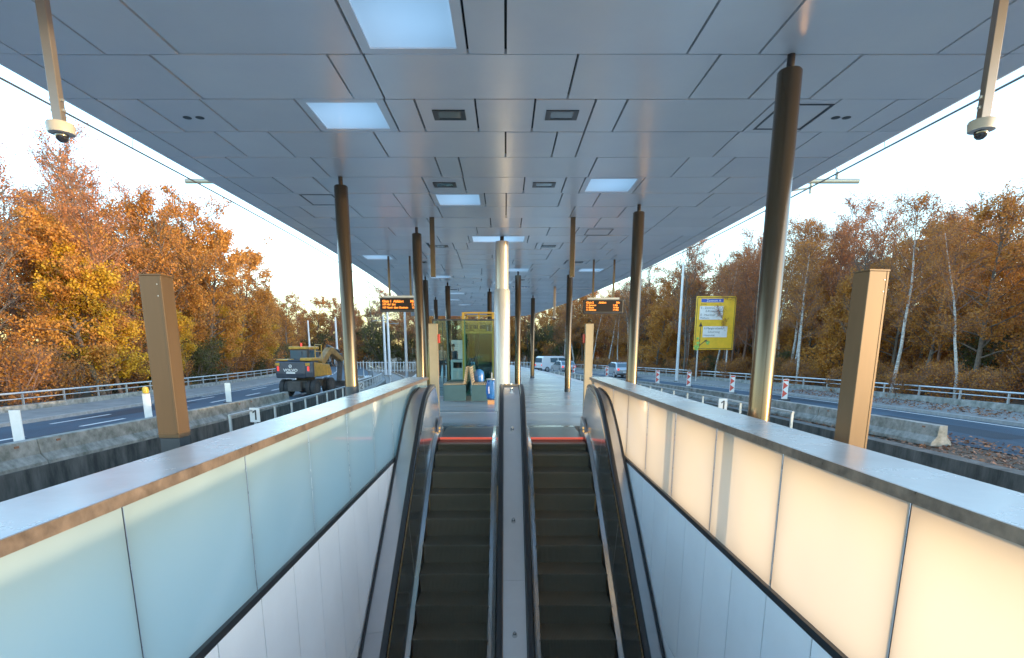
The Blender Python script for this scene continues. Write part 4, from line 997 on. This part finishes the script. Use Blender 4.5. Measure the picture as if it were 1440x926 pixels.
# ------------------------------------------------------------------ VEHICLES
def vehicle(name, label, loc, rz, paint, prof, glassprof, W, wheels, cat):
    t = thing(name, label, cat, loc, rz)
    # body narrows towards the roof
    m = MB(); rings = []
    for xs, k in ((-1, 0), (1, 0)): pass
    zmax = max(z for _, z in prof)
    def wx(z): return W / 2 * (1 - 0.16 * max(0, (z - 0.75) / (zmax - 0.75)) ** 1.2) if z > 0.75 else W / 2
    m.sweep([[(-wx(z), y, z) for y, z in prof], [(wx(z), y, z) for y, z in prof]]); body = m.build('body', paint, t, bevel=0.06, smooth=False)
    for gp in glassprof:
        for s in (-1, 1):
            g_ = MB(); g_.quad(*[(s * (wx(z) + 0.012), y, z) for y, z in gp]); g_.build('side_window', M['window'], body, fix=False)
    ys_ = [p[0] for p in prof]
    yb, yf = min(ys_), max(ys_)
    zr0 = 0.95; 
    # rear and front screens from the outline
    def screen(p0, p1, nm):
        (y0, z0), (y1, z1) = p0, p1; d = 0.02 if nm == 'windscreen' else -0.02
        q = MB(); q.quad((-wx(z0) * 0.9, y0 + d, z0), (wx(z0) * 0.9, y0 + d, z0), (wx(z1) * 0.88, y1 + d, z1), (-wx(z1) * 0.88, y1 + d, z1)); q.build(nm, M['window'], body, fix=False)
    screen(*scr_r[name], 'rear_window'); screen(*scr_f[name], 'windscreen')
    for s in (-1, 1):
        MB().box(s * W * 0.40 - 0.09, s * W * 0.40 + 0.09, yb - 0.02, yb + 0.05, 0.72, 0.92).build('tail_lamp', M['redlamp'], t, bevel=0.01)
        MB().box(s * W * 0.38 - 0.12, s * W * 0.38 + 0.12, yf - 0.08, yf + 0.015, 0.60, 0.74).build('headlight', M['white'], t, bevel=0.01)
    MB().box(-0.26, 0.26, yb - 0.03, yb - 0.012, 0.52, 0.63).build('number_plate', M['white'], t)
    MB().box(-W * 0.47, W * 0.47, yb - 0.04, yb + 0.06, 0.30, 0.46).build('bumper', M['black'], t, bevel=0.02)
    for y in wheels:
        for s in (-1, 1):
            rings = [[(s * (W / 2 - 0.10) + xx, y + r_ * math.cos(2 * math.pi * i / 20), 0.31 + r_ * math.sin(2 * math.pi * i / 20)) for i in range(20)] for xx, r_ in ((-0.11, 0.26), (-0.11, 0.31), (0.11, 0.31), (0.115, 0.26))]
            wm = MB(); wm.sweep(rings); wo = wm.build('wheel', M['tyre'], t, smooth=True)
            hm = MB(); hm.sweep([[(s * (W / 2 - 0.10) + xx, y + 0.19 * math.cos(2 * math.pi * i / 16), 0.31 + 0.19 * math.sin(2 * math.pi * i / 16)) for i in range(16)] for xx in (-0.118, 0.122)]); hm.build('rim', M['galv'], wo)
    return t
vprof = [(-2.2, 0.3), (-2.25, 0.9), (-2.15, 1.78), (-1.9, 1.9), (0.9, 1.9), (1.15, 1.82), (1.75, 1.12), (2.45, 0.92), (2.55, 0.6), (2.5, 0.3)]
cprof = [(-2.1, 0.3), (-2.15, 0.8), (-2.0, 0.98), (-1.55, 1.38), (-0.9, 1.46), (0.1, 1.44), (0.5, 1.32), (1.15, 0.98), (1.95, 0.84), (2.1, 0.62), (2.1, 0.3)]
scr_r = {'parked_van': ((-2.22, 1.12), (-2.16, 1.70)), 'passing_car': ((-1.95, 1.02), (-1.58, 1.34))}
scr_f = {'parked_van': ((1.70, 1.20), (1.20, 1.76)), 'passing_car': ((1.08, 1.04), (0.54, 1.29))}
vg = [[(0.2, 1.15), (1.55, 1.15), (1.1, 1.7), (0.2, 1.7)], [(-1.0, 1.15), (0.1, 1.15), (0.1, 1.7), (-1.0, 1.7)]]
cg = [[(-0.1, 0.98), (0.95, 0.98), (0.45, 1.3), (-0.1, 1.36)], [(-1.5, 0.98), (-0.2, 0.98), (-0.2, 1.36), (-1.3, 1.32)]]
pv = P(14.6, 74, -0.63)
vehicle('parked_van', 'white van on the right road, seen between the far platform columns', pv, R(-62), M['van'], vprof, vg, 1.85, (-1.5, 1.6), 'van')
p = P(13.0, 66, -0.63); vehicle('passing_car', 'silver car behind the free standing column, left of the other silver car', p, R(12), M['silver'], cprof, cg, 1.75, (-1.35, 1.35), 'car')
p = P(14.9, 55, -0.63); vehicle('passing_car', 'silver car with glowing red tail lamps near the lamp mast', p, R(6), M['silver'], cprof, cg, 1.75, (-1.35, 1.35), 'car')

# ------------------------------------------------------------------ PEOPLE
def skin_mesh(name, verts, edges, radii, m, parent, sub=2):
    me = bpy.data.meshes.new(name); me.from_pydata(verts, edges, []); me.materials.append(m)
    o = bpy.data.objects.new(name, me); col.objects.link(o); o.parent = parent
    o.modifiers.new('skin', 'SKIN')
    if not me.skin_vertices:
        bm = bmesh.new(); bm.from_mesh(me); bm.verts.layers.skin.verify(); bm.to_mesh(me); bm.free()
    for i, r_ in enumerate(radii): me.skin_vertices[0].data[i].radius = r_ if isinstance(r_, tuple) else (r_, r_)
    me.skin_vertices[0].data[0].use_root = True
    s = o.modifiers.new('sub', 'SUBSURF'); s.levels = sub; s.render_levels = sub
    o.modifiers['skin'].use_smooth_shade = True
    return o
def person(loc, rz, label, top, legs, vest=None, arm=0.0, stride=0.1):
    t = thing('person', label, 'person', loc, rz)
    V = [(0, 0, .95), (0, 0, 1.15), (0, 0.0, 1.36), (0, 0.01, 1.47), (0, .02, 1.55),            # pelvis..head base
         (-.19, 0, 1.40), (-.24, .02, 1.13), (-.22, .12 + arm, .92), (-.21, .16 + arm, .83), (.19, 0, 1.40), (.24, .0, 1.13), (.22, .10, .90), (.21, .14, .81),
         (-.09, 0, .88), (-.10, stride, .49), (-.11, stride * .6, .09), (-.11, stride * .6 + .16, .04), (.09, 0, .88), (.10, -stride * .4, .49), (.11, -stride, .09), (.11, -stride + .16, .04),
         (0, .03, 1.63), (0, .03, 1.72)]
    E = [(0, 1), (1, 2), (2, 3), (3, 4), (2, 5), (5, 6), (6, 7), (7, 8), (2, 9), (9, 10), (10, 11), (11, 12), (0, 13), (13, 14), (14, 15), (15, 16), (0, 17), (17, 18), (18, 19), (19, 20), (4, 21), (21, 22)]
    rad = [(.15, .11), (.14, .10), (.16, .105), .06, .055, .062, .048, .036, .032, .062, .048, .036, .032, .09, .065, .042, .038, .09, .065, .042, .038, (.078, .095), (.07, .085)]
    body = skin_mesh('body', V, E, rad, M['skin'], t)
    # face
    fm = MB(); fm.lathe([(0.008, -.02), (0.013, 0.0), (0.004, .03)], (0, .125), 8); fm.v = [(x, y, z + 1.655) for x, y, z in fm.v]; fm.build('nose', M['skin'], body, smooth=True)
    J = [0, 1, 2, 5, 6, 7, 9, 10, 11]; mp = {j: i for i, j in enumerate(J)}
    skin_mesh('jacket', [V[j] for j in J], [(mp[a], mp[b]) for a, b in E if a in mp and b in mp], [(.185, .14), (.17, .125), (.185, .13), .08, .064, .05, .08, .064, .05], top, t)
    J = [0, 13, 14, 15, 17, 18, 19]; mp2 = {j: i for i, j in enumerate(J)}
    skin_mesh('trousers', [V[j] for j in J], [(mp2[a], mp2[b]) for a, b in E if a in mp2 and b in mp2], [(.165, .125), .105, .08, .06, .105, .08, .06], legs, t)
    for q in ((15, 16), (19, 20)): skin_mesh('shoe', [V[q[0]][:2] + (.05,), V[q[1]][:2] + (.035,)], [(0, 1)], [.05, .045], M['black'], t, 1)
    h = MB(); h.lathe([(.09, 1.66), (.098, 1.71), (.085, 1.77), (.05, 1.80), (.01, 1.812)], (0, .015), 16); h.build('hair', M['hair'], body, smooth=True)
    if vest: skin_mesh('vest', [V[0][:2] + (1.0,), V[1], V[2]], [(0, 1), (1, 2)], [(.20, .15), (.185, .14), (.2, .145)], vest, t)
    return t
person((-3.42, 31.0, 0), R(200), 'standing person in a grey jacket on the platform, left one of the pair', M['greyjacket'], M['trousers'], arm=0.1)
person((-2.72, 30.2, 0), R(150), 'standing person in a dark jacket on the platform, right one of the pair', M['jacket'], M['trousers'])
p = P(-10.2, 52, -0.66); person(p, R(120), 'worker in an orange vest near the far track', M['jacket'], M['trousers'], M['hivis'], arm=0.15)
# rubble and pipes by the track
t = thing('material_pile', 'heap of grey rubble and pale pipes beside the far left track', 'rubble pile', P(-8.9, 43, -0.9))
rr = random.Random(11); m = MB()
for k in range(70):
    a = rr.uniform(0, 6.28); d = rr.random() ** 0.7; s = rr.uniform(.12, .34); x, y, z = 0.9 * d * math.cos(a), 2.6 * d * math.sin(a), 0.75 * (1 - d) + 0.02
    c = [Vector((rr.uniform(-s, s), rr.uniform(-s, s), rr.uniform(-s, s))) + Vector((x, y, z)) for _ in range(8)]
    m.hexa([(x + sx_ * s * rr.uniform(.6, 1.1), y + sy_ * s * rr.uniform(.6, 1.1), z + sz_ * s * rr.uniform(.4, 1)) for sz_ in (-.6, .6) for sx_, sy_ in ((-1, -1), (1, -1), (1, 1), (-1, 1))])
m.build('rubble', M['concrete'], t)
m = MB()
for k in range(5): m.tube([(-0.6 + k * .18, -2.4, .55 + .1 * (k % 2)), (-0.2 + k * .18, 1.8, .75)], .06, 8)
m.build('pipe', M['pole'], t, smooth=True)
# palisade of the far level crossing
t = thing('mesh_fence', 'distant pale bar fence closing the far end of the tracks', 'fence', (-14, 84, -1.9))
m = MB()
for k in range(60): m.box(-9 + k * 0.45, -9 + k * 0.45 + 0.07, -0.03, 0.03, 0, 1.5)
tag(m.build('bars', M['pole'], t), kind=None)
for z in (0.25, 1.35): MB().box(-9, 18, 0.031, 0.07, z, z + 0.06).build('rail', M['pole'], t)

# ------------------------------------------------------------------ VEGETATION
def nprng(s): return np.random.default_rng(s)
def quads_mesh(name, C, N, S, m, aspect=1.0, rng=None):
    """leaf quads: centres C, normals N, sizes S"""
    k = len(C); rng = rng or nprng(1)
    N = N / np.linalg.norm(N, axis=1, keepdims=True)
    A = np.cross(N, rng.normal(size=(k, 3))); A /= np.linalg.norm(A, axis=1, keepdims=True) + 1e-9
    B = np.cross(N, A)
    A = A * S[:, None] * 0.5; B = B * S[:, None] * 0.5 * aspect
    V = np.stack([C - A, C - B * 0.9 + N * S[:, None] * .08, C + A, C + B * 0.9 + N * S[:, None] * .08], 1).reshape(-1, 3)
    me = bpy.data.meshes.new(name); me.vertices.add(4 * k); me.vertices.foreach_set('co', V.astype(np.float32).ravel())
    me.loops.add(4 * k); me.loops.foreach_set('vertex_index', np.arange(4 * k, dtype=np.int32))
    me.polygons.add(k); me.polygons.foreach_set('loop_start', np.arange(0, 4 * k, 4, dtype=np.int32)); me.polygons.foreach_set('loop_total', np.full(k, 4, np.int32))
    me.update(); me.validate(); me.materials.append(m); return me

def tree_data(seed, H, spread, h0, nprim, nsec, leaf_n, leaf_s, leaf_m, bark_m, trunk_r=0.14, up=0.5, shape='round', multi=1, twig=0.012, leafdist=0.28, droop=0.0, ntw=4, name='tree'):
    rng = random.Random(seed); nr = nprng(seed)
    tb = MB(); tips = []
    def branch(p0, d, L, r0, r1, n, wander, dr=0.0, sides=4):
        pts = [Vector(p0)]; d = Vector(d).normalized(); st = L / n
        for i in range(n):
            d = (d + Vector((rng.gauss(0, wander), rng.gauss(0, wander), rng.gauss(0, wander * .6) - dr))).normalized(); pts.append(pts[-1] + d * st)
        tb.tube(pts, [r0 + (r1 - r0) * i / n for i in range(n + 1)], sides, cap=False); return pts
    for mi in range(multi):
        lean = Vector((rng.gauss(0, .08), rng.gauss(0, .08), 1)) if multi == 1 else Vector((rng.gauss(0, .28), rng.gauss(0, .28), 1))
        base = Vector((rng.uniform(-.3, .3) if multi > 1 else 0, rng.uniform(-.3, .3) if multi > 1 else 0, -0.3))
        Hm = H * rng.uniform(.8, 1.0) if multi > 1 else H
        tr = branch(base, lean, Hm + .3, trunk_r, 0.025, 10, 0.05, 0, 7)
        def at(h):
            f = min(0.999, max(0, h)) * (len(tr) - 1); i = int(f); return tr[i].lerp(tr[i+1], f - i)
        npm = max(5, nprim // multi)
        for k in range(npm):
            f = h0 + (0.97 - h0) * ((k + rng.random()) / npm)
            g_ = (f - h0) / (1 - h0)
            if shape == 'round': prof_ = math.sin(math.pi * (0.18 + 0.80 * g_)) ** 0.8
            elif shape == 'cone': prof_ = (1 - g_) ** 0.8 * 0.95 + 0.08
            else: prof_ = 0.35 + 0.65 * math.sin(math.pi * min(1, 0.25 + 0.7 * g_))
            L = spread * prof_ * rng.uniform(.65, 1.15); az = k * 2.4 + rng.uniform(-.5, .5)
            u = up + 0.5 * g_ + rng.uniform(-.2, .2)
            d = Vector((math.cos(az), math.sin(az), u)); r0 = max(.018, trunk_r * .42 * (1 - .6 * f))
            bp_ = branch(at(f), d, L, r0, .012, 6, .13, droop * .3, 4)
            for s in range(nsec):
                q = rng.uniform(.25, 1.0); i = min(len(bp_) - 2, int(q * (len(bp_) - 1))); p0 = bp_[i].lerp(bp_[i+1], rng.random())
                dd = (bp_[i+1] - bp_[i]).normalized() + Vector((rng.gauss(0, .7), rng.gauss(0, .7), rng.gauss(.25, .5)))
                sp_ = branch(p0, dd, L * rng.uniform(.22, .5), .013, .007, 3, .2, droop, 3)
                for tq in range(ntw):
                    j = rng.randint(0, 2); p1 = sp_[j].lerp(sp_[j+1], rng.random())
                    dt = (sp_[j+1] - sp_[j]).normalized() + Vector((rng.gauss(0, .7), rng.gauss(0, .7), rng.gauss(.2 - droop, .45)))
                    tl = rng.uniform(.3, .75); pe = p1 + dt.normalized() * tl
                    tb.tube([p1, p1.lerp(pe, .5) + Vector((0, 0, .03)), pe], [twig * .7, twig * .5, twig * .3], 3, cap=False)
                    tips.append((p1, pe))
    tm = bpy.data.meshes.new(name + '_trunk'); tm.from_pydata(tb.v, [], tb.f); tm.update(); tm.materials.append(bark_m)
    if bark_m.name.startswith('birch'):      # only the stem is white, the limbs are brown
        tm.materials.append(M['bark_red'])
        for i, p in enumerate(tm.polygons): p.material_index = 0 if i < 70 else 1
    for p in tm.polygons: p.use_smooth = True
    A = np.array([tuple(a) for a, b in tips]); B = np.array([tuple(b) for a, b in tips])
    # some twigs are bare, others carry whole clusters
    wgt = nr.random(len(tips)) ** 1.6; wgt /= wgt.sum()
    idx = nr.choice(len(tips), leaf_n, p=wgt); u = nr.random((leaf_n, 1)) ** .7
    C = A[idx] * (1 - u) + B[idx] * u + nr.normal(size=(leaf_n, 3)) * leafdist * .45
    N = nr.normal(size=(leaf_n, 3)) + np.array([0, 0, .5]); S = leaf_s * nr.uniform(.6, 1.35, leaf_n)
    lm = quads_mesh(name + '_crown', C, N, S, leaf_m, .75, nr)
    return tm, lm, H
protos = {}
def proto(key, **k): protos.setdefault(key, []).append(tree_data(name=key, **k))
for sd_ in (1, 2):
    proto('gold', seed=10 + sd_, H=7.6, spread=2.7, h0=.16, nprim=26, nsec=7, leaf_n=19000, leaf_s=.135, leaf_m=M['leaf_gold'], bark_m=M['bark'], trunk_r=.13, shape='round')
    proto('orange', seed=20 + sd_, H=9.5, spread=3.1, h0=.20, nprim=28, nsec=7, leaf_n=17000, leaf_s=.13, leaf_m=M['leaf_orange'], bark_m=M['bark'], trunk_r=.16, shape='round')
    proto('rust', seed=30 + sd_, H=10.5, spread=3.0, h0=.25, nprim=28, nsec=8, leaf_n=12000, leaf_s=.12, leaf_m=M['leaf_rust'], bark_m=M['bark'], trunk_r=.15, shape='oval')
    proto('reddish', seed=40 + sd_, H=11.5, spread=2.7, h0=.28, nprim=30, nsec=9, leaf_n=8000, leaf_s=.10, leaf_m=M['leaf_red'], bark_m=M['bark_red'], trunk_r=.13, shape='oval', up=.9, ntw=5)
    proto('bare', seed=50 + sd_, H=12.5, spread=2.8, h0=.30, nprim=28, nsec=8, leaf_n=500, leaf_s=.11, leaf_m=M['leaf_rust'], bark_m=M['bark'], trunk_r=.14, shape='oval', up=1.0, ntw=5)
    proto('birch', seed=60 + sd_, H=12.0, spread=2.3, h0=.38, nprim=26, nsec=8, leaf_n=6500, leaf_s=.10, leaf_m=M['leaf_rust'], bark_m=M['bark_birch'], trunk_r=.12, shape='oval', up=1.0, droop=.10, ntw=5)
    proto('shrub', seed=70 + sd_, H=3.0, spread=1.5, h0=.08, nprim=30, nsec=6, leaf_n=2600, leaf_s=.13, leaf_m=M['leaf_rust'], bark_m=M['bark_red'], trunk_r=.04, shape='oval', multi=5, up=.9)
    proto('olive', seed=80 + sd_, H=3.6, spread=1.6, h0=.08, nprim=26, nsec=6, leaf_n=4200, leaf_s=.13, leaf_m=M['leaf_olive'], bark_m=M['bark'], trunk_r=.05, shape='oval', multi=4, up=.8)
proto('beech', seed=91, H=6.4, spread=2.3, h0=.08, nprim=34, nsec=8, leaf_n=20000, leaf_s=.12, leaf_m=M['leaf_orange'], bark_m=M['bark'], trunk_r=.11, shape='cone', up=.6)

NAMES = {'gold': 'golden_tree', 'orange': 'orange_tree', 'rust': 'rusty_tree', 'reddish': 'reddish_tree', 'bare': 'bare_tree', 'birch': 'birch_tree', 'shrub': 'brown_shrub', 'olive': 'evergreen_shrub', 'beech': 'beech_tree'}
DESC = {'gold': 'golden leaved bushy tree', 'orange': 'orange leaved broad tree', 'rust': 'rust brown half bare tree', 'reddish': 'reddish twiggy tree with few leaves', 'bare': 'tall bare leafless tree', 'birch': 'white trunked birch with thin brown crown',
        'shrub': 'brown leafed many stemmed shrub', 'olive': 'dark olive green shrub', 'beech': 'bright orange conical tree'}
def plant(kind, x, y, z, s, label, group, rz=None, sz=1.0, v=None):
    tm, lm, H = protos[kind][(v if v is not None else int(abs(x * 7 + y * 3))) % len(protos[kind])]
    t = thing(NAMES[kind], label, 'shrub' if kind in ('shrub', 'olive') else 'tree', (x, y, z), rz if rz is not None else random.uniform(0, 6.28), group)
    t.scale = (s, s, s * sz)
    a = bpy.data.objects.new('stems' if kind in ('shrub', 'olive') else 'trunk', tm); a.parent = t; col.objects.link(a)
    b = bpy.data.objects.new('foliage' if kind in ('shrub', 'olive') else 'crown', lm); b.parent = t; col.objects.link(b)
    return t
def terr(x0):   # ground height before the grade, at a given offset
    for (a, za), (b, zb) in zip(prof[:-1], prof[1:]):
        if a <= x0 <= b: return za + (zb - za) * (x0 - a) / (b - a)
    return 0
vr = random.Random(21)
# single trees one can pick out
def solo(kind, x0, Y, s, label, sz=1.0, v=0):
    p = P(x0, Y, terr(x0) - .05); plant(kind, p[0], p[1], p[2], s, label, None, vr.uniform(0, 6), sz, v)
solo('gold', -20.2, 30.0, .92, 'bright golden tree left of and behind the near left bronze post', 1.0, 0)
solo('gold', -19.9, 35.5, .62, 'low golden tree just right of the near left bronze post', 1.0, 1)
solo('gold', -20.3, 45.0, .75, 'small golden tree near the far end of the left railing', 1.0, 1)
solo('orange', -22.5, 47.0, 1.0, 'large orange tree at the right end of the left wood', 1.0, 0)
solo('beech', 22.6, 36.5, 1.08, 'bright orange conical tree left of the near right bronze post', 1.0, 0)
solo('reddish', 21.0, 55.0, 1.05, 'tall reddish tree behind the yellow direction sign', 1.0, 0)
# belts of wood on both sides
for side in (-1, 1):
    rows_ = [(20.6, 3.4), (23.6, 3.2), (27.2, 3.4), (31.5, 3.8), (37, 4.5)] + ([(43, 4.2), (50, 4.5)] if side > 0 else [])
    for ri, (xo, st) in enumerate(rows_):
        Y = (17.5 if side > 0 else 15.0) + ri * 2.5
        while Y < (88 if ri < 3 else 70):
            x0 = side * (xo + vr.uniform(-1.1, 1.1)); yy = Y + vr.uniform(-1, 1)
            if side < 0:
                if ri == 0: wts = [0, 0, 1, 3, 1] if yy < 25.5 else [1.0, 2.2, 1.6, .8, 0] if yy < 33 else [1.2, 1.5, 1.6, .5, 0] if yy < 39 else [.5, 3, 2, 0, 0]
                elif ri < 3: wts = [.3, 2.0, 2, 3.2, 1.6] if yy < 38 else [.5, 3, 3, 1.5, .5]
                else: wts = [0, .6, 1.5, 4, 4]
                kind = vr.choices(['gold', 'orange', 'rust', 'reddish', 'bare'], wts)[0]
            else:
                kind = vr.choices(['orange', 'rust', 'reddish', 'bare', 'birch'], ([.6, .7, 1.2, .8, 6] if ri == 0 else [1.2, 3.4, 3, .8, 1.6] if ri == 1 else [1.8, 3.6, 3, .8, .4] if ri < 3 else [.3, 2, 3, 4, 1]))[0]
            s = vr.uniform(.78, 1.0) * ((.80 if yy < 34 else .92) * (1.0 if ri == 0 else 1.16) if side > 0 else .95 if yy < 27 else 1.06 if yy < 36 else 1.22 if yy < 51 else .85)
            if side < 0 and ri > 0 and kind in ('reddish', 'bare'): s *= 1.08
            if side > 0: s *= .95
            if side > 0 and kind in ('bare', 'birch'): s = min(s, .74 if yy < 34 else .85) * (1.0 if ri == 0 else 1.12)
            p = P(x0, yy, terr(x0) - .05)
            where = 'left' if side < 0 else 'right'
            dep = 'in the front row' if ri == 0 else 'deeper in the wood'
            plant(kind, p[0], p[1], p[2], s, '%s %s beyond the %s railing' % (DESC[kind], dep, where), '%s %ss, %s side, %s' % (DESC[kind].split(' tree')[0], 'tree', where, dep), None, vr.uniform(.92, 1.08))
            Y += st * vr.uniform(.8, 1.25) * (.72 if side > 0 and ri in (1, 2, 3) else 1)
    # undergrowth
    Y = 14.0
    while Y < 84:
        for xo in (19.9, 22.0, 25) + ((29, 34, 41) if side > 0 else ()):
            x0 = side * (xo + vr.uniform(-.5, .6)); yy = Y + vr.uniform(-.9, .9)
            kind = vr.choices(['shrub', 'olive'], [2.2, 1] if side < 0 else [6, .6])[0]; p = P(x0, yy, terr(x0) - .05); where = 'left' if side < 0 else 'right'
            plant(kind, p[0], p[1], p[2], vr.uniform(.55, 1.0) * (1.7 if xo > 26 else .62 if side > 0 and xo < 23 else 1), '%s in the undergrowth behind the %s railing' % (DESC[kind], where), '%s undergrowth, %s side' % (DESC[kind], where))
        Y += 2.3
# wood closing the far end of the line
for k in range(170):
    row = k % 4; Y = (86, 95, 104, 116)[row] + vr.uniform(-3, 3); X = -75 + (k // 4) * 2.75 + vr.uniform(-1.2, 1.2)
    if abs(X - cx(Y)) < 19 and Y < 92: Y += 14
    kind = vr.choices(['orange', 'rust', 'reddish', 'olive', 'gold', 'bare'], [1.5, 3, 2.2, 1.6 if row < 2 else .3, .5, 1])[0]
    s = vr.uniform(.8, 1.1) * (1.9 if kind == 'olive' else 1.0)
    plant(kind, X, Y, -1.4, s, '%s in the distant wood closing the end of the tracks' % DESC[kind], '%s of the distant wood' % DESC[kind])
for k in range(60):
    Y = 97 + vr.uniform(-4, 4); X = -75 + k * 1.9; kind = vr.choice(['shrub', 'olive', 'olive'])
    plant(kind, X, Y, -1.6, vr.uniform(1.0, 1.5), '%s at the foot of the distant wood' % DESC[kind], '%s foot of the distant wood' % DESC[kind])
# fallen leaves on the right verge and along the pavement
rng = nprng(4); k = 9000
x = np.concatenate([rng.uniform(9.65, 12.6, 6500), rng.uniform(16.4, 18.9, 2500)]); y = rng.uniform(7, 34, k) ** 1.0
keep = (x < 11.6) | (x > 16) | (rng.random(k) < np.clip((13.0 - x) / 1.6, 0, 1)) & (y < 17)
x, y = x[keep], y[keep]
zz = np.where(x > 16, -.50, np.where(x > 11.5, -.62, -.65)) + .012 + rng.random(len(x)) * .03 - .01 * y
C = np.stack([x + np.array([cx(v) for v in y]), y, zz], 1); N = rng.normal(size=(len(x), 3)) * .35 + np.array([0, 0, 1])
o = bpy.data.objects.new('leaf_litter', quads_mesh('leaf_litter', C, N, rng.uniform(.06, .14, len(x)), M['litter'], .8, rng)); col.objects.link(o)
tag(o, 'fallen brown leaves strewn over the right verge', 'fallen leaves', kind='stuff')
